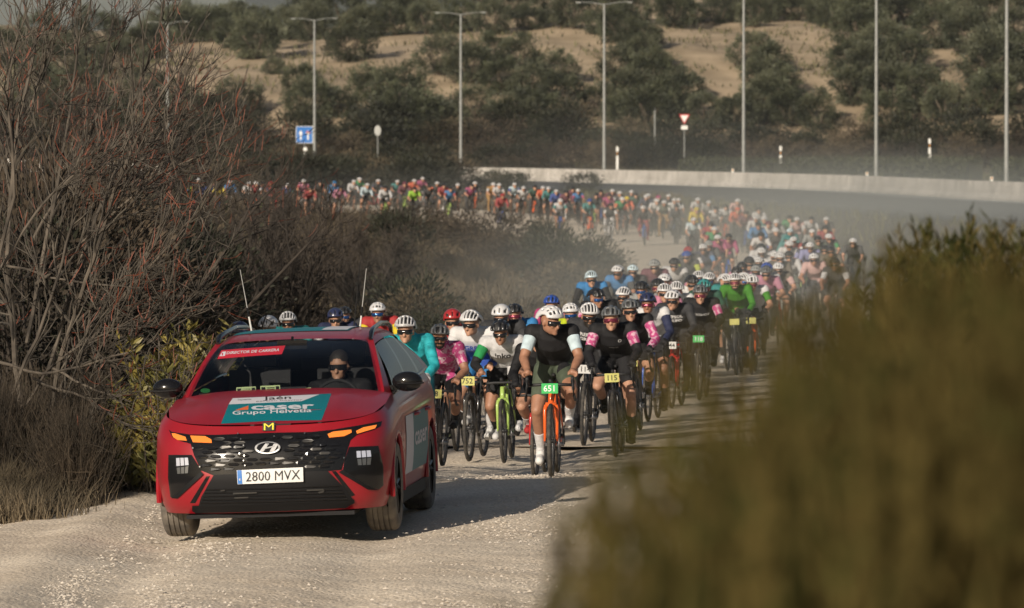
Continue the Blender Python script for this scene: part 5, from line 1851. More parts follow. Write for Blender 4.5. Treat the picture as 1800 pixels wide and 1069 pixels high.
# keep bicycles from standing in one another: push overlapping ones back along the track
entries.sort(key=lambda e: e[7])
placed = []
for e in entries:
    D = e[7]
    for _ in range(14):
        x = (e[0] - 900) / FPX * D
        if all(abs(x - a) > .55 or abs(D - b) > 1.65 for a, b in placed): break
        D += .6
    e[7] = D
    placed.append(((e[0] - 900) / FPX * D, D))
def zone(e):
    px, py, D = e[0], e[1], e[7]
    if D < 78: return 'among the leaders'
    if D < 112: return 'behind the leaders'
    if D < 150: return 'in the dusty pack'
    if D < 235: return 'at the bend'
    return 'in distant line'
for k, e in enumerate(entries):
    px, py, h, t, sl, lg, where, D = e
    near_ = sorted((abs(px - o[0]) + abs(py - o[1]) * 1.2, i) for i, o in enumerate(entries) if o is not e)
    tc = NAMES[t] if t == sl else NAMES[t] + ' and ' + NAMES[sl]
    lab = '%s rider, %s helmet, %s' % (tc, NAMES[h[1]], zone(e))
    nb = [NAMES[entries[i][3]] for _, i in near_[:8]]
    lmp = near_lamp(px)
    alts = ['by a %s rider' % a for a in nb] + ['%s lamp' % lmp] + ['%s' % LEGN.get(lg, NAMES[lg] + ' shorts')] + ['between %s and %s' % (nb[0], nb[1]), 'between %s and %s' % (nb[1], nb[2]), 'between %s and %s' % (nb[0], nb[3]), 'beyond a %s rider' % nb[1]]
    lab = uniq(lab, alts)
    blab = 'bicycle of the ' + lab
    fr = rng.choice('kkkkgwrbol')
    x = (px - 900) / FPX * D
    if D < 100:
        spec = (HK[h[0]], h[1], PK if t == 'P' and D < 80 else t, PK if sl == 'P' and D < 80 else sl, rng.choice(['s', sl if sl != 'P' else 'k', 'k']), 'k', 'k' if lg == 'k' else 's', rng.choice('wk'), rng.choice('wkW'), rng.choice('sk'))
        rider_near(px, py, D, spec, lab, blab, frame=fr, skin=rng.choice([0, 0, 1, 1, 2]), plate=('', rng.choice('ywg')))
        continue
    K = FAR[rng.randrange(5)]
    z = GZ(x, D)
    rz = heading(x, D) + rng.uniform(-.12, .12)
    s = min(1.08, max(.94, (CAM_Z - (py - 270) / FPX * D - z) / (K['S']['head'][2] + .142)))
    r = empty('person', (x, D, z), rz); r.scale = (s, s, s)
    tag(r, lab, 'person', GROUP_P)
    inst('body', K['body'], r, [M_skin[rng.choice([0, 0, 1])]])
    if t == sl and rng.random() < .6:
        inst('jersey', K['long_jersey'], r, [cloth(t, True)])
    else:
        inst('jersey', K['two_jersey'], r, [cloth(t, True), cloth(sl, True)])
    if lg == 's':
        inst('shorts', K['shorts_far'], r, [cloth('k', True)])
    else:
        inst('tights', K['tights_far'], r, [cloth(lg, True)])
    hm = 'aero' if h[0] == 'a' else 'open'
    inst('helmet', K['helmet_' + hm], r, [helm(h[1])])
    inst('liner', K['liner_' + hm], r, [M_carbon])
    if D < 170: inst('sunglasses', K['sunglasses'], r, [M_lens[0]])
    b = inst('bicycle', FARBIKE, None, [M_frame[fr], M_tyre])
    tilt = rng.uniform(-.06, .06)
    r.rotation_euler = (0, tilt, rz)
    b.location = (x, D, z); b.rotation_euler = (0, tilt, rz); b.scale = (s, s, s)
    tag(b, blab, 'bicycle', GROUP_B)
# ------------------------------------------------------------------ the red car
M_paint = mat('red car paint', (.30, .008, .016), .40, metal=.15, coat=.35, var=.10, scale=3)
M_gloss = mat('gloss black', (.008, .008, .009), .16, coat=.15, spec=.3)
M_satin = mat('satin black plastic', (.009, .009, .010), .6, spec=.2)
M_chrome = mat('dark chrome', (.08, .078, .075), .42, metal=.7)
M_silver = mat('silver emblem', (.40, .40, .40), .3, metal=.9)
M_amberl = mat('amber running light', (.40, .10, .01), .3, emit=(1.0, .25, .045), estr=.80)
M_headl = mat('headlamp reflector', (.7, .7, .75), .15, metal=.6, emit=(.85, .85, 1.0), estr=.22)
M_teal = mat('teal decal', (.0, .15, .18), .45)
M_wdec = mat('white decal', (.58, .58, .62), .45)
M_odec = mat('orange decal', (.68, .13, .03), .45)
M_rdec = mat('red sticker', (.48, .018, .035), .5)
M_ydec = mat('yellow print', (.75, .62, .03), .5)
M_plate = mat('plate white', (.66, .66, .65), .45)
M_eu = mat('plate blue', (.02, .16, .50), .45)
M_tread = mat('dusty tyre', (.20, .175, .145), .9, col2=(.085, .076, .066), scale=9)
M_alloy = mat('dark alloy', (.05, .05, .052), .35, metal=.7)
M_inter = mat('dark interior', (.016, .016, .018), .8)
M_card = mat('pale green card', (.50, .60, .30), .6)
def glass_mat(name, tint, rough=.02, ior=1.4):
    m = bpy.data.materials.new(name); m.use_nodes = True
    n, l = m.node_tree.nodes, m.node_tree.links
    n.clear()
    o = n.new('ShaderNodeOutputMaterial'); t = n.new('ShaderNodeBsdfTransparent'); g_ = n.new('ShaderNodeBsdfGlossy'); f = n.new('ShaderNodeFresnel'); x = n.new('ShaderNodeMixShader')
    t.inputs['Color'].default_value = tuple(tint) + (1,)
    g_.inputs['Roughness'].default_value = rough
    ge = n.new('ShaderNodeNewGeometry'); mr = n.new('ShaderNodeMapRange'); mr.inputs['To Min'].default_value = ior; mr.inputs['To Max'].default_value = 1 / ior
    l.new(ge.outputs['Backfacing'], mr.inputs['Value']); l.new(mr.outputs[0], f.inputs['IOR'])
    l.new(f.outputs[0], x.inputs[0]); l.new(t.outputs[0], x.inputs[1]); l.new(g_.outputs[0], x.inputs[2]); l.new(x.outputs[0], o.inputs['Surface'])
    return m
M_glass = glass_mat('windscreen glass', (.74, .76, .77))
M_dglass = mat('dark side glass', (.012, .013, .014), .22, spec=.25)

CAR = Matrix.Translation((-1.862, 43.5, .035)) @ Matrix.Rotation(R(-4.7), 4, 'Z') @ Matrix.Rotation(R(-1.9), 4, 'Y')
CINV = CAR.inverted()
car = empty('red_car', (0, 0, 0))
car.matrix_world = CAR
tag(car, 'dusty red crossover car with race director sticker, leading the riders', 'car')

WF = ([0, .10, .35, .6, .8, .92, 1], [.87, .90, .928, .932, .925, .897, .85])
FF = ([0, .12, .4, .7, .85, 1], [.10, .03, .0, .02, .06, .15])
RF = ([0, .15, .5, .8, 1], [4.38, 4.48, 4.5, 4.42, 4.3])
def belt(y):
    return np.interp(y, [.1, .4, .78, 1.2, 2.0, 3.5, 4.5], [.865, .935, .995, 1.05, 1.07, 1.12, 1.14])
def contour(fr):
    w, f0, r0 = np.interp(fr, *WF), np.interp(fr, *FF), np.interp(fr, *RF)
    th = np.linspace(0, math.pi / 2, 22)
    n = 3.0
    pts = [(w * math.sin(t) ** (2 / n), .78 - (.78 - f0) * math.cos(t) ** (2 / n)) for t in th]
    pts += [(w, y) for y in np.linspace(.78, 3.75, 62)[1:-1]]
    n = 3.4
    pts += [(w * math.cos(t) ** (2 / n), 3.75 + (r0 - 3.75) * math.sin(t) ** (2 / n)) for t in np.linspace(0, math.pi / 2, 16)]
    return np.array(pts)
LV = [0, .05, .1, .18, .26, .34, .42, .5, .58, .66, .74, .8, .86, .92, .96, 1.0]
rings = []
for fr in LV:
    c = contour(fr)
    z = .215 + (belt(c[:, 1]) - .215) * fr
    half = np.column_stack([c, z])
    other = half[::-1] * np.array([-1, 1, 1])
    rings.append(np.vstack([half, other[1:-1]]))
NR = len(rings[0])
verts = np.vstack(rings)
WHEELS = [(-.80, .92), (.80, .92), (-.80, 3.60), (.80, 3.60)]
faces, door_f = [], {}
for k in range(len(LV) - 1):
    for j in range(NR):
        q = (k * NR + j, k * NR + (j + 1) % NR, (k + 1) * NR + (j + 1) % NR, (k + 1) * NR + j)
        c = verts[list(q)].mean(0)
        if any(abs(c[0]) > .62 and abs(c[0] - wx) < .3 and math.hypot(c[1] - wy, c[2] - .36) < .405 for wx, wy in WHEELS):
            continue
        if abs(c[0]) > .84 and c[2] > .30 and (1.36 < c[1] < 2.47 or 2.50 < c[1] < 3.34):
            door_f.setdefault((c[0] > 0, c[1] < 2.48), []).append(q); continue
        faces.append(q)
# snap the rim of each wheel opening to a circle
for i, v in enumerate(verts):
    if abs(v[0]) > .62:
        for wx, wy in WHEELS:
            d = math.hypot(v[1] - wy, v[2] - .36)
            if abs(v[0] - wx) < .3 and .36 < d < .435 and v[2] > .2:
                v[1] = wy + (v[1] - wy) / d * .40; v[2] = .36 + (v[2] - .36) / d * .40
mb = MB(); mb.add(verts, faces); mb.f.append(tuple(range(NR))); mb.mi.append(1)
shell = mb.build('body', [M_paint, M_satin], car)
for (right, front), fs in door_f.items():
    used_ = sorted({i for q in fs for i in q}); ix = {a: b for b, a in enumerate(used_)}
    mb = MB(); mb.add(verts[used_], [tuple(ix[i] for i in q) for q in fs])
    d = mb.build('door', M_paint, car)
    y = 2.30 if front else 3.18
    s = 1 if right else -1
    h = MB(); h.tube([(s * .925, y - .12, .845), (s * .955, y - .09, .85), (s * .955, y + .06, .855), (s * .925, y + .09, .855)], .014, 6); h.build('handle', M_paint, d)
# hood: from the front edge back to the windscreen
def ycowl(x): return 1.13 + .16 * (x / .78) ** 2
top = rings[-1]
hx = np.linspace(-1, 1, 33)
front_y = lambda x: .78 - (.78 - .15) * (1 - min(1, abs(x) / .85) ** 3) ** (1 / 3)
gv, gf = [], []
NV = 16
for a in hx:
    x = .85 * a
    y0 = front_y(x); y1 = max(ycowl(x), y0 + .05)
    for k in range(NV + 1):
        t = k / NV
        y = y0 + (y1 - y0) * t
        z = belt(y) + (.012 + .065 * t) * (1 - abs(a) ** 2.6) + .05 * math.sin(t * math.pi) ** .8 * (1 - a ** 6) * (.4) + .018 * math.exp(-((abs(a) - .60) / .05) ** 2) * math.sin(t * math.pi)
        gv.append((x, y, z))
for i in range(len(hx) - 1):
    for k in range(NV):
        gf.append((i * (NV + 1) + k, (i + 1) * (NV + 1) + k, (i + 1) * (NV + 1) + k + 1, i * (NV + 1) + k + 1))
hood = MB().add(gv, gf).build('hood', M_paint, car)

# windscreen
def ws_pt(a, t):
    xb, xt = .775 * a, .618 * a
    pb = np.array([xb, ycowl(xb) - .005, 1.117 - .055 * a * a]); ptt = np.array([xt, 1.98 + .06 * a * a, 1.476 - .018 * a * a])
    p = pb * (1 - t) + ptt * t
    return p + np.array([0, -.03, .045]) * math.sin(t * math.pi) * (1 - .3 * a * a)
def patch(fn, na, nt, k=0):
    v = [fn(-1 + 2 * i / na, j / nt) for i in range(na + 1) for j in range(nt + 1)]
    f = [(i * (nt + 1) + j, (i + 1) * (nt + 1) + j, (i + 1) * (nt + 1) + j + 1, i * (nt + 1) + j + 1) for i in range(na) for j in range(nt)]
    return MB().add(v, f)
wsc = patch(ws_pt, 16, 10).build('windscreen', M_glass, car)
# roof
RY = [1.97, 2.1, 2.3, 2.6, 2.9, 3.3, 3.7, 4.05, 4.3]
RZ = [1.482, 1.502, 1.520, 1.537, 1.540, 1.535, 1.515, 1.485, 1.45]
def roof_pt(a, t):
    y = 1.97 + t * 2.33
    w = np.interp(y, [1.97, 2.5, 3.5, 4.3], [.63, .655, .65, .61])
    return np.array([w * a, y + .06 * a * a * (1 - t), np.interp(y, RY, RZ) - .020 * a * a - .06 * abs(a) ** 12])
roof = patch(roof_pt, 24, 24).build('roof', M_paint, car)
# pillars, side glass, rails
for s in (-1, 1):
    v, f = [], []
    n = 9
    for k in range(n + 1):
        t = k / n
        p = ws_pt(s, t)
        e = np.array([s * (.842 * (1 - t) + .636 * t), p[1] + .10 - .03 * t, p[2] - .03])
        v += [p + np.array([-s * .03, -.002, .004]), p + np.array([s * .016, .01, .006]), e, e + np.array([-s * .03, .02, -.01])]
    for k in range(n):
        for c in range(3):
            f.append((k * 4 + c, k * 4 + c + 1, (k + 1) * 4 + c + 1, (k + 1) * 4 + c))
    MB().add(v, f).build('front_pillar', M_paint, car)
    def sg(u, t):
        yb = 1.40 + u * 2.72; yt = 2.10 + u * 2.0
        b = np.array([s * .852, yb, float(belt(yb)) + .012]); tt_ = np.array([s * .640, yt, float(np.interp(yt, RY, RZ)) - .10])
        return b * (1 - t) + tt_ * t + np.array([s * .02, 0, 0]) * math.sin(math.pi * t)
    for u0, u1, nm, m in ((0, .36, 'side_window', M_dglass), (.36, .40, 'centre_pillar', M_gloss), (.40, .72, 'side_window', M_dglass), (.72, .77, 'centre_pillar', M_gloss), (.77, .93, 'quarter_window', M_dglass), (.93, 1.04, 'rear_pillar', M_paint)):
        pp = patch(lambda a, t: sg(u0 + (u1 - u0) * (a + 1) / 2, t), 6, 5)
        pp.build(nm, m, car)
    MB().tube([(s * .862, 1.33, 1.055), (s * .868, 2.2, 1.09), (s * .868, 3.4, 1.13), (s * .84, 4.1, 1.145)], .014, 6).build('window_trim', M_gloss, car)
    MB().tube([(s * .615, 2.02, 1.46), (s * .614, 2.12, 1.51), (s * .60, 2.4, 1.538), (s * .595, 3.0, 1.562), (s * .585, 3.6, 1.545), (s * .575, 3.95, 1.51), (s * .57, 4.05, 1.465)], [.016, .022, .02, .02, .02, .02, .016], 8).build('roof_rail', M_gloss, car)
    # mirror
    mb = MB(); mb.ellipsoid((s * .955, 1.49, 1.135), (.122, .075, .08), 14, 10); mb.box((s * .87, 1.50, 1.09), (.12, .05, .04))
    mm = mb.build('wing_mirror', M_gloss, car)
    MB().tube([(s * .88, 1.422, 1.122), (s * .99, 1.411, 1.118), (s * 1.09, 1.435, 1.122)], .007, 5).build('indicator', M_satin, mm)
    # sill and wheel housings
    MB().box((s * .865, 2.26, .235), (.07, 1.9, .10)).build('sill', M_satin, car, smooth=False)
    for wy in (.92, 3.60):
        v, f = [], []
        for k in range(15):
            a = math.pi * (k / 14 * 1.1 - .05)
            for x in (.58, .905):
                v.append((s * x, wy + .40 * math.cos(a), .36 + .40 * math.sin(a)))
        for k in range(14):
            f.append((2 * k, 2 * k + 1, 2 * k + 3, 2 * k + 2))
        MB().add(v, f).build('wheel_housing', M_satin, car)
        mb = MB(); mb.torus((s * .912, wy, .36), .405, .022, 26, 6, 'x', arc=(-.18, math.pi + .18)); mb.build('arch_trim', M_paint, car)
        # wheel
        w = MB()
        prof = [(-.112, .225), (-.122, .27), (-.120, .315), (-.104, .343), (-.086, .353)]
        for g0 in (-.060, -.020, .020, .060):
            prof += [(g0 - .005, .356), (g0 - .0045, .347), (g0 + .0045, .347), (g0 + .005, .356)]
        prof += [(.086, .353), (.104, .343), (.120, .315), (.122, .27), (.112, .225)]
        ns = 56
        v = [(px_, r_ * math.cos(2 * math.pi * j / ns), r_ * math.sin(2 * math.pi * j / ns)) for px_, r_ in prof for j in range(ns)]
        f = [(i * ns + j, i * ns + (j + 1) % ns, (i + 1) * ns + (j + 1) % ns, (i + 1) * ns + j) for i in range(len(prof) - 1) for j in range(ns)]
        w.add(v, f)
        wo_ = w.build('wheel', M_tread, car)
        wo_.location = (s * .80, wy, .352)
        rm = MB(); rm.torus((s * .07, 0, 0), .232, .016, 40, 6); rm.tube([(s * .02, 0, 0), (s * .095, 0, 0)], [.07, .05], 12)
        for k in range(10):
            a = 2 * math.pi * (k // 2) / 5 + (.16 if k % 2 else -.16)
            rm.tube([(s * .088, .03 * math.cos(a), .03 * math.sin(a)), (s * .095, .225 * math.cos(a), .225 * math.sin(a))], [.018, .014], 5)
        v = [(s * -.02, .225 * math.cos(t), .225 * math.sin(t)) for t in np.linspace(0, 2 * math.pi, 24, endpoint=False)]
        rm.add(v, [tuple(range(24))], 1)
        rm.build('alloy_rim', [M_alloy, M_satin], wo_)
# rear end, floor, interior
mb = MB(); mb.add([(-.80, 4.28, 1.14), (.80, 4.28, 1.14), (.575, 4.29, 1.40), (-.575, 4.29, 1.40)], [(0, 1, 2, 3)]); mb.build('rear_window', M_dglass, car, smooth=False)
mb = MB(); mb.box((0, 2.35, .46), (1.62, 3.6, .08)); mb.box((0, .55, .50), (1.2, .5, .5)); mb.build('floor_pan', M_inter, car, smooth=False)
mb = MB(); mb.box((0, 1.60, .95), (1.50, .50, .16)); mb.box((.34, 1.66, 1.05), (.34, .22, .06)); mb.box((-.02, 1.74, 1.04), (.28, .04, .14)); mb.build('dashboard', M_inter, car)
for sx_ in (-.36, .36):
    mb = MB(); mb.box((sx_, 2.62, .92), (.50, .14, .60), rot=(-.2, 0, 0)); mb.box((sx_, 2.38, .62), (.5, .5, .14)); mb.box((sx_, 2.70, 1.33), (.26, .10, .17), rot=(-.1, 0, 0)); mb.build('front_seat', M_inter, car)
mb = MB(); mb.box((0, 3.45, .90), (1.4, .16, .55), rot=(-.2, 0, 0)); 
for sx_ in (-.42, 0, .42): mb.box((sx_, 3.50, 1.22), (.24, .09, .13))
mb.build('rear_bench', M_inter, car)
mb = MB(); mb.torus((0, 0, 0), .178, .014, 32, 8, 'y'); mb.tube([(-.17, 0, 0), (0, .03, -.01), (.17, 0, 0)], .014, 6); mb.tube([(0, .02, 0), (0, .03, -.17)], .016, 6)
o = mb.build('steering_wheel', M_inter, car); o.location = (.36, 1.76, .985); o.rotation_euler = (R(-24), 0, 0)
mb = MB(); mb.box((0, 1.90, 1.44), (.24, .05, .07)); mb.tube([(0, 1.90, 1.455), (0, 1.93, 1.50)], .012, 6); mb.build('rear_view_mirror', M_gloss, car)
mb = MB(); mb.box((0, .6, .19), (1.3, .9, .03)); mb.box((0, 2.3, .2), (1.0, 2.6, .05)); mb.build('underbody', M_satin, car, smooth=False)

# ---------------------------------------------------------------- panels and print laid onto the bodywork
bpy.context.view_layer.update()
def bvh_of(objs):
    V, F = [], []
    for o in objs:
        b = len(V)
        V += [CAR @ v.co for v in o.data.vertices]
        F += [tuple(i + b for i in p.vertices) for p in o.data.polygons]
    return BVHTree.FromPolygons(V, F)
B_front = bvh_of([shell, hood]); B_ws = bvh_of([wsc]); B_roof = bvh_of([roof])
EYE = Vector((0, 0, CAM_Z))
def lay(bv, px, py, lift):
    d = ray(px, py)
    h = bv.ray_cast(EYE, d)
    if h[0] is None:
        n_ = bv.find_nearest(EYE + d * 43.8)
        p = EYE + d * (n_[0] - EYE).dot(d)
    else:
        p = h[0]
    return CINV @ (p - d * lift)
def decal(name, poly, m, bv, lift=.004, thick=.0, cell=7.0, parent=None, smooth=True):
    """flat piece with the given outline, bent onto the bodywork; outline in photograph pixels"""
    bm = bmesh.new()
    bm.faces.new([bm.verts.new((x, -y, 0)) for x, y in poly])
    xs_ = [p[0] for p in poly]; ys_ = [-p[1] for p in poly]
    for ax, lo, hi in ((0, min(xs_), max(xs_)), (1, min(ys_), max(ys_))):
        for t in np.arange(lo + cell, hi, cell):
            co = [0, 0, 0]; co[ax] = t; no = [0, 0, 0]; no[ax] = 1
            bmesh.ops.bisect_plane(bm, geom=bm.verts[:] + bm.edges[:] + bm.faces[:], plane_co=co, plane_no=no)
    if thick:
        r = bmesh.ops.extrude_face_region(bm, geom=bm.faces[:])
        for v in [e for e in r['geom'] if isinstance(e, bmesh.types.BMVert)]:
            v.co.z = 1
    for v in bm.verts:
        front = v.co.z > .5 or not thick
        v.co = lay(bv, v.co.x, -v.co.y, lift if front else lift - thick)
    bmesh.ops.recalc_face_normals(bm, faces=bm.faces)
    me = bpy.data.meshes.new(name); bm.to_mesh(me); bm.free()
    return obj(name, me, m, parent or car, smooth)
def print_on(s, p0, p1, hgt, m, bv, lift=.006, bold=0.0, shear=0.0, parent=None, cap=.70, name='lettering'):
    """lettering whose baseline runs from p0 to p1 (photograph pixels), capitals hgt pixels tall"""
    co, fs = text_mesh(s, 1.0, bold, shear)
    x0, x1 = co[:, 0].min(), co[:, 0].max()
    out = []
    for x, y, _ in co:
        t = (x - x0) / (x1 - x0)
        out.append(lay(bv, p0[0] + (p1[0] - p0[0]) * t, p0[1] + (p1[1] - p0[1]) * t - y / cap * hgt, lift))
    me = bpy.data.meshes.new(name); me.from_pydata([tuple(p) for p in out], [], fs)
    return obj(name, me, m, parent or car, smooth=False)
c8 = lambda pts: [(280 + x / 4.0909, 730 + y / 4.0909) for x, y in pts]
c7 = lambda pts: [(340 + x / 6.0, 660 + y / 6.0) for x, y in pts]
c6 = lambda pts: [(330 + x / 4.865, 570 + y / 4.865) for x, y in pts]
grille = decal('grille', c8([(68, 104), (90, 120), (220, 138), (400, 141), (790, 126), (1100, 120), (1250, 103), (1450, 70), (1602, 42), (1592, 78), (1545, 105), (1420, 142), (1375, 180), (1350, 260), (1310, 392), (1215, 402), (385, 432), (300, 397), (250, 290), (225, 205), (150, 185), (95, 160)]), M_gloss, B_front, .004, .012)
hl = decal('headlamp', c8([(65, 285), (232, 285), (300, 392), (300, 420), (240, 470), (112, 592), (80, 590), (62, 450)]), M_gloss, B_front, .006, .014)
hr = decal('headlamp', c8([(1365, 228), (1575, 220), (1612, 370), (1612, 505), (1580, 535), (1500, 510), (1320, 400), (1330, 330)]), M_gloss, B_front, .006, .014)
for h, ps in ((hl, [[(118, 308), (208, 305), (214, 358), (120, 366)], [(122, 378), (212, 366), (208, 416), (128, 422)]]), (hr, [[(1415, 258), (1522, 252), (1528, 298), (1418, 306)], [(1420, 315), (1528, 305), (1522, 356), (1428, 360)]])):
    for k, p in enumerate(ps):
        c = np.mean(p, axis=0)
        for j in range(3):
            t0, t1 = j / 3 + .03, (j + 1) / 3 - .03
            q0, q1, q2, q3 = [np.array(a, float) for a in p]
            quad = [q0 + (q1 - q0) * t0, q0 + (q1 - q0) * t1, q3 + (q2 - q3) * t1, q3 + (q2 - q3) * t0]
            decal('lamp_cell', c8([tuple(a) for a in quad]), M_headl if k == 0 else M_silver, B_front, .014, .008, 12, h, smooth=False)
# lower edge of each lamp housing: a satin bar
decal('lamp_trim', c8([(300, 405), (318, 425), (130, 600), (85, 596), (112, 575), (245, 455)]), M_satin, B_front, .016, .012, parent=hl)
decal('lamp_trim', c8([(1318, 392), (1500, 505), (1580, 540), (1500, 535), (1290, 410)]), M_satin, B_front, .016, .012, parent=hr)
low = decal('lower_grille', c8([(392, 428), (1210, 400), (1330, 520), (1398, 612), (900, 640), (282, 655), (300, 590)]), M_satin, B_front, .014, .02)
for k in range(5):
    y0 = 520 + k * 24
    decal('slat', c8([(335 - k * 9, y0 + 12 ), (800, y0 + 2), (1290 + k * 14, y0 - 18), (1300 + k * 14, y0 - 9), (800, y0 + 10), (332 - k * 9, y0 + 20)]), M_gloss, B_front, .026, .010, parent=low)
for q in ([(440, 540), (470, 538), (470, 546), (440, 548)], [(530, 560), (700, 552), (702, 562), (530, 570)], [(540, 590), (640, 586), (640, 596), (540, 600)], [(1060, 535), (1180, 530), (1182, 541), (1060, 546)], [(1140, 552), (1188, 540), (1180, 556), (1150, 562)]):
    decal('chrome_insert', c8(q), M_chrome, B_front, .034, .006, parent=low, smooth=False)
decal('bumper_lip', c8([(236, 652), (900, 630), (1402, 606), (1405, 632), (1340, 668), (900, 690), (262, 706), (236, 690)]), M_satin, B_front, .012, .02)
decal('air_slit', c8([(338, 440), (364, 438), (258, 632), (220, 632)]), M_gloss, B_front, .005)
decal('air_slit', c8([(1240, 402), (1270, 402), (1408, 575), (1375, 585)]), M_gloss, B_front, .005)
for p in ([(88, 130), (112, 130), (188, 155), (198, 183), (132, 178), (100, 158)], [(222, 146), (330, 150), (374, 174), (378, 199), (242, 194)], [(1210, 135), (1250, 118), (1380, 103), (1384, 124), (1330, 150), (1222, 161)], [(1415, 112), (1470, 86), (1566, 68), (1552, 94), (1422, 133)]):
    decal('running_light', c8(p), M_amberl, B_front, .012, .01, 12)
# jewel pattern of the grille: each piece a part
G = [(215, 205), (255, 300), (310, 395)]
for r_ in range(8):
    y0 = 160 + r_ * 31
    xl = 250 + max(0, (r_ - 2)) * 14; xr = 1345 - max(0, r_ - 2) * 8
    if r_ < 2: xl, xr = 400, 1195
    n_ = int((xr - xl) / 98)
    for c_ in range(n_ + 1):
        x = xl + 30 + c_ * 98 + (49 if r_ % 2 else 0)
        if x > xr - 40: continue
        tilt = -(x - 790) * .028
        if abs(x - 780) < 120 and 165 < y0 < 290: continue
        if y0 > 350 and 540 < x < 1050: continue
        yy = y0 + tilt
        q = [(x - 43, yy + 1), (x - 26, yy - 10), (x + 28, yy - 11), (x + 44, yy - 1), (x + 26, yy + 10), (x - 28, yy + 11)]
        d_ = decal('grille_piece', c8(q), M_chrome if (r_ * 7 + c_ * 3) % 5 == 0 else M_gloss, B_front, .014 + .004 * ((c_ + r_) % 2), .008, 30, grille, smooth=False)
        # tilt each facet a little
        for k_, v in enumerate(d_.data.vertices):
            v.co.y += .0025 * math.sin(k_ * 2.1 + c_)
# glints of light on the grille, modelled as small silver diamonds
for x, y in [(565, 130), (585, 170), (605, 215), (575, 275), (610, 290), (605, 325), (615, 360), (825, 150), (1045, 128), (1160, 215), (1328, 305), (240, 235), (290, 370), (455, 290)]:
    decal('painted_glint', c8([(x - 6, y), (x, y - 7), (x + 6, y), (x, y + 7)]), M_silver, B_front, .028, .008, 30, grille, smooth=False)
# emblem: slanted H in an oval
em = MB()
th = np.linspace(0, 2 * np.pi, 40, endpoint=False)
ring = []
for a in th:
    for k in (1.0, .84):
        ring.append(tuple(lay(B_front, 280 + (778 + 92 * k * math.cos(a)) / 4.0909, 730 + (233 + 44 * k * math.sin(a) - 2.5 * math.cos(a)) / 4.0909, .034)))
em.add(ring, [(2 * j, 2 * ((j + 1) % 40), 2 * ((j + 1) % 40) + 1, 2 * j + 1) for j in range(40)])
emb = em.build('emblem', M_silver, car)
decal('emblem_back', c8([(778 + 90 * math.cos(a), 233 + 43 * math.sin(a)) for a in th[::2]]), M_gloss, B_front, .028, .012, 14, emb)
for p in ([(718, 262), (748, 262), (792, 203), (764, 201)], [(792, 264), (824, 262), (856, 208), (824, 203)], [(742, 246), (826, 228), (834, 216), (752, 236)]):
    decal('emblem_letter', c8(p), M_silver, B_front, .036, .006, 14, emb, smooth=False)
# number plate
pl_ = decal('licence_plate', c8([(557, 396), (1033, 374), (1036, 478), (563, 497)]), M_plate, B_front, .040, .012, 20)
decal('blue_band', c8([(560, 397), (592, 395), (598, 494), (565, 495)]), M_eu, B_front, .0415, 0, 20, pl_)
print_on('E', *c8([(574, 470), (588, 469)]), 3.6, M_inkw, B_front, .043, parent=pl_)
print_on('2800 MVX', *c8([(622, 477), (1013, 460)]), 17.0, M_ink, B_front, .043, .0, parent=pl_)
# stickers
h_ = B_front.ray_cast(EYE, ray(472.5, 752))
pc_, pn_ = h_[0] - ray(472.5, 752) * .022, Vector((-.08, -.9, .43)).normalized()
class FlatSpot:
    """a small plane in place of the curved bonnet lip, for the stiff letter plate"""
    def ray_cast(self, o, d):
        return (o + d * ((pc_ - o).dot(pn_) / d.dot(pn_)),)
ms = decal('letter_plate', c8([(743, 52), (832, 48), (830, 110), (743, 113)]), M_ink, FlatSpot(), .0, .012, 30)
print_on('M', *c8([(752, 107), (822, 104)]), 12.0, M_ydec, FlatSpot(), .004, .0, parent=ms)
dc = decal('sponsor_decal', c7([(415, 240), (800, 222), (1455, 190), (1405, 330), (1350, 472), (800, 480), (290, 510), (330, 410), (370, 305)]), M_teal, B_front, .004)
decal('white_field', c7([(415, 240), (630, 232), (1200, 205), (1330, 200), (1140, 272), (620, 295), (370, 305)]), M_wdec, B_front, .006, parent=dc)
decal('orange_wedge', c7([(435, 368), (580, 318), (578, 362)]), M_odec, B_front, .006, parent=dc)
print_on('caser', *c7([(608, 362), (1274, 346)]), 11.0, M_wdec, B_front, .0065, .03, parent=dc, cap=.76)
print_on('Grupo Helvetia', *c7([(410, 414), (1246, 384)]), 6.6, M_wdec, B_front, .0065, .015, parent=dc)
print_on('Ja\u00e9n', *c7([(735, 258), (1030, 246)]), 5.6, M_ink, B_front, .008, .01, parent=dc)
print_on('para\u00edso interior', *c7([(665, 277), (1150, 262)]), 2.0, M_ink, B_front, .008, parent=dc)
print_on('Diputaci\u00f3n', *c7([(470, 264), (610, 258)]), 2.6, M_ink, B_front, .008, parent=dc)
st = decal('windscreen_sticker', c6([(252, 298), (288, 222), (560, 201), (835, 182), (805, 256), (500, 276)]), M_rdec, B_ws, .004)
decal('badge', c6([(270, 274), (295, 236), (328, 232), (318, 271)]), M_wdec, B_ws, .006, parent=st)
print_on('1', *c6([(292, 266), (302, 265)]), 4.4, M_rdec, B_ws, .0075, .03, parent=st)
print_on('DIRECTOR DE CARRERA', *c6([(330, 257), (782, 229)]), 4.6, M_wdec, B_ws, .006, .02, .25, parent=st)
rd_ = patch(lambda a, t: roof_pt(-.12 + .72 * a, .20 + .62 * t) + np.array([0, 0, .004]), 14, 14).build('roof_decal', M_teal, car)
patch(lambda a, t: roof_pt(.42 + .16 * a, .22 + .5 * t) + np.array([0, 0, .007]), 4, 8).build('white_field', M_wdec, rd_)
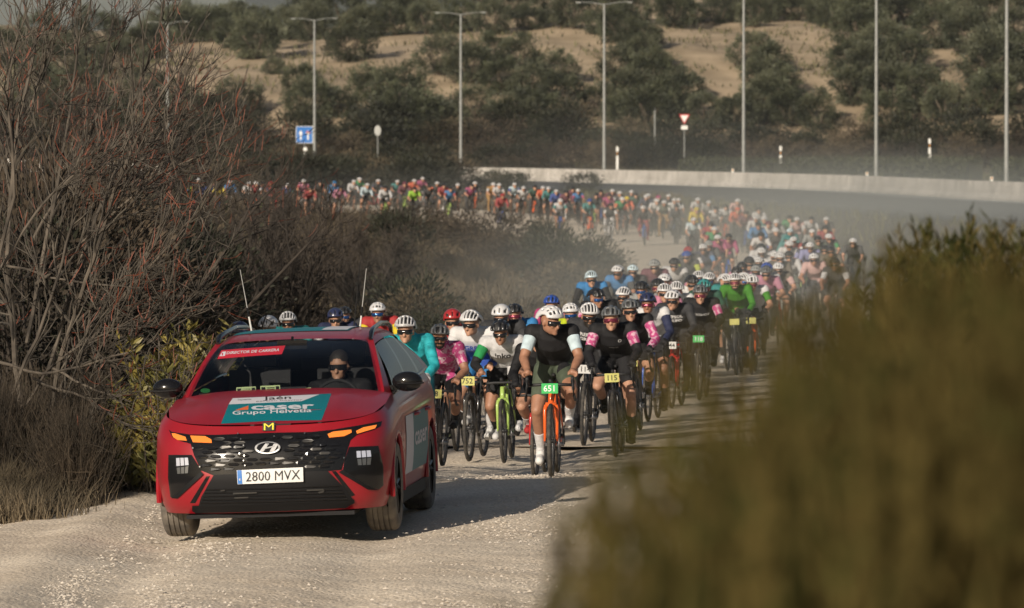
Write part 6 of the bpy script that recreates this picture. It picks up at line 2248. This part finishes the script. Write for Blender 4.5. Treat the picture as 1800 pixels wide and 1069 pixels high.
for p in ([(415, 540), (582, 532), (584, 580), (416, 588)], [(620, 528), (788, 520), (792, 566), (622, 574)]):
    k_ = decal('pass_card', c6(p), M_card, B_ws, -.012)
    a = np.array(p, float)
    for u0, u1, v0, v1 in ((.05, .25, .25, .8), (.33, .72, .35, .5), (.33, .72, .62, .75), (.78, .95, .2, .75)):
        f_ = lambda u, v: tuple((a[0] * (1 - u) + a[1] * u) * (1 - v) + (a[3] * (1 - u) + a[2] * u) * v)
        decal('print_mark', c6([f_(u0, v0), f_(u1, v0), f_(u1, v1), f_(u0, v1)]), M_ink, B_ws, -.010, parent=k_)
decal('paper_slip', c6([(1000, 548), (1055, 540), (1050, 565), (1002, 572)]), M_card, B_ws, -.012)
decal('paper_slip', c6([(885, 560), (912, 558), (912, 572), (886, 574)]), M_teal, B_ws, -.012)
decal('round_sticker', c6([(150 + 42 * math.cos(a), 568 + 20 * math.sin(a)) for a in np.linspace(0, 6.28, 16, endpoint=False)]), mat('green sticker', (.02, .13, .03), .5), B_ws, -.008)
# wiper
MB().tube([tuple(lay(B_ws, 350, 694, .012)), tuple(lay(B_ws, 480, 692, .016)), tuple(lay(B_ws, 640, 686, .012))], .010, 5).build('wiper', M_satin, car)
# door graphics: white and teal fields with lettering on both front doors
B_all = BVHTree.FromPolygons([v.co[:] for o in car.children if o.name.startswith('door') for v in o.data.vertices],
                             [tuple(i + b for i in p.vertices) for o, b in [(o, sum(len(q_.data.vertices) for q_ in [c for c in car.children if c.name.startswith('door')][:k])) for k, o in enumerate([c for c in car.children if c.name.startswith('door')])] for p in o.data.polygons])
def side_decal(name, y0, y1, z0, z1, m, s, lift, par, slant=0.0):
    v, f = [], []
    n_, k_ = 8, 6
    for i in range(n_ + 1):
        for j in range(k_ + 1):
            z = z0 + (z1 - z0) * j / k_; y = y0 + (y1 - y0) * i / n_ + slant * (j / k_)
            h = B_all.ray_cast(Vector((s * 2, y, z)), Vector((-s, 0, 0)))
            x = h[0].x if h[0] else s * .93
            v.append((x + s * lift, y, z))
    f = [(i * (k_ + 1) + j, (i + 1) * (k_ + 1) + j, (i + 1) * (k_ + 1) + j + 1, i * (k_ + 1) + j + 1) for i in range(n_) for j in range(k_)]
    return MB().add(v, f).build(name, m, par)
for s in (-1, 1):
    a = side_decal('door_decal', 1.42, 2.0, .40, .86, M_wdec, s, .004, car, .08)
    b_ = side_decal('door_decal', 2.0, 3.2, .40, .86, M_teal, s, .004, car, .08)
    co, fs = text_mesh('caser', .36, .008)
    w_ = co[:, 0].max()
    pts = []
    for x, y, _ in co:
        yy = 2.12 + x / w_ * 1.0 if s > 0 else 3.14 - x / w_ * 1.0
        z = .60 + y * .6
        h = B_all.ray_cast(Vector((s * 2, yy, z)), Vector((-s, 0, 0)))
        pts.append(((h[0].x if h[0] else s * .93) + s * .0065, yy, z))
    me = bpy.data.meshes.new('lettering'); me.from_pydata(pts, [], fs); obj('lettering', me, M_wdec, b_, smooth=False)
# aerials
def loc_(px, py, D): return tuple(CINV @ P(px, py, D))
for (x0, y0, x1, y1, D, white) in ((443, 580, 422, 474, 46.9, True), (632, 578, 644, 472, 46.9, True), (621, 578, 633, 460, 47.2, False)):
    a, b = np.array(loc_(x0, y0 + 6, D)), np.array(loc_(x1, y1, D))
    if white:
        an = MB().tube([a, a + (b - a) * .26], [.008, .007], 6).build('aerial', mat('aerial white', (.6, .6, .58), .5), car)
        MB().tube([a + (b - a) * .26, a + (b - a) * .40], .008, 6).build('sleeve', M_satin, an)
        MB().tube([a + (b - a) * .40, b], [.0042, .0028], 5).build('whip', mat('aerial whip', (.34, .34, .33), .4), an)
    else:
        MB().tube([a, a + (b - a) * .25, b], [.007, .004, .0025], 5).build('aerial', M_satin, car)
    MB().tube([a + np.array([0, 0, -.03]), a + np.array([0, 0, .02])], [.03, .022], 8).build('aerial_base', M_satin, car)

# ------------------------------------------------------------------ driver
DS = dict(pel=np.array([0, .10, .66]), chest=np.array([0, .13, .95]), neck=np.array([0, .10, 1.095]), head=np.array([0, .055, 1.235]), yaw=-.12, nod=0.0)
for s, n_ in ((-1, 'R'), (1, 'L')):
    DS['hip' + n_] = np.array([s * .1, .05, .62]); DS['knee' + n_] = np.array([s * .16, -.36, .72]); DS['ank' + n_] = np.array([s * .13, -.62, .42]); DS['toe' + n_] = np.array([s * .13, -.76, .36])
    DS['sh' + n_] = np.array([s * .19, .12, 1.05]); DS['ha' + n_] = np.array([s * .165, -.33, 1.02]); DS['el' + n_] = ik(DS['sh' + n_], DS['ha' + n_], .30, .27, (s * .6, .2, -.8))
me = body_mesh(DS, .0095, True); me.shade_smooth()
rg = regions(me, DS)
dr = empty('person'); dr.matrix_world = CAR @ Matrix.Translation((.34, 2.10, .02))
tag(dr, 'driver in dark jacket and sunglasses behind the wheel of the red car', 'person')
obj('body', me, M_skin[0], dr)
obj('jacket', part_of(me, rg, ['torso', 'sleeve', 'elbow', 'cuff'], .009, 'jacket'), cloth('k'), dr)
obj('trousers', part_of(me, rg, ['hips', 'thigh', 'knee', 'shin', 'sock'], .008, 'trousers'), cloth('n'), dr)
obj('shoes', part_of(me, rg, ['shoe'], .006, 'shoes'), cloth('k'), dr)
gl = turned(LENS_ME, DS, 'sunglasses'); gl.materials.clear(); obj('sunglasses', gl, M_lens[0], dr)
hv = MB(); k_ = MB().ellipsoid((0, .022, .034), (.082, .098, .094), 18, 12)
hv.add(head_pts(DS, k_.v[0]), [f for f in k_.f if np.mean(k_.v[0][list(f)][:, 2]) > .045 or np.mean(k_.v[0][list(f)][:, 1]) > .03])
hv.build('hair', M_hair, dr)
# ------------------------------------------------------------------ haze over the whole place, dust hanging over the track
def vol_mat(name, color, dens, aniso=.2):
    m = bpy.data.materials.new(name); m.use_nodes = True
    n, l = m.node_tree.nodes, m.node_tree.links
    n.clear()
    o = n.new('ShaderNodeOutputMaterial'); v = n.new('ShaderNodeVolumePrincipled')
    v.inputs['Color'].default_value = tuple(color) + (1,)
    v.inputs['Density'].default_value = dens
    v.inputs['Anisotropy'].default_value = aniso
    l.new(v.outputs[0], o.inputs['Volume'])
    return m, n, l, v
HAZE = .00006
m, n, l, v = vol_mat('haze', (.74, .80, .86), HAZE, 0)
mb = MB(); mb.box((0, 3450, 195), (5400, 7100, 450)); hz = mb.build('haze', m, smooth=False)
hz['kind'] = 'stuff'; hz['label'] = 'thin pale haze over the whole valley'; hz['category'] = 'haze'

# dust raised by the wheels: soft puffs hanging over the track and the verge
def puff(loc, rad, dens, label):
    m, n, l, v = vol_mat('track dust', (.67, .71, .69), dens, .1)
    tc = n.new('ShaderNodeTexCoord'); ln = n.new('ShaderNodeVectorMath'); ln.operation = 'LENGTH'
    l.new(tc.outputs['Object'], ln.inputs[0])
    mr = n.new('ShaderNodeMapRange'); mr.interpolation_type = 'SMOOTHSTEP'
    mr.inputs['From Min'].default_value = 1.0; mr.inputs['From Max'].default_value = .1
    mr.inputs['To Min'].default_value = 0; mr.inputs['To Max'].default_value = dens
    l.new(ln.outputs['Value'], mr.inputs['Value']); l.new(mr.outputs[0], v.inputs['Density'])
    mb = MB(); mb.ellipsoid((0, 0, 0), (1, 1, 1), 16, 10)
    o = mb.build('dust_cloud', m); o.location = loc; o.scale = rad
    o['kind'] = 'stuff'; o['label'] = label; o['category'] = 'dust'
puff((14, 205, .4), (14, 75, 3.5), .019, 'dust hanging over the bend of the track')
puff((3, 105, .4), (7, 45, 2.4), .013, 'dust along the track behind the leading riders')
puff((8, 300, 2.2), (15, 60, 4.6), .0022, 'thin dust drifting over the highway')
puff((-3, 283, .6), (20, 26, 2.4), .006, 'thin dust added round the distant line of riders to mute them')  # added veil, dulls the colours of the distant riders
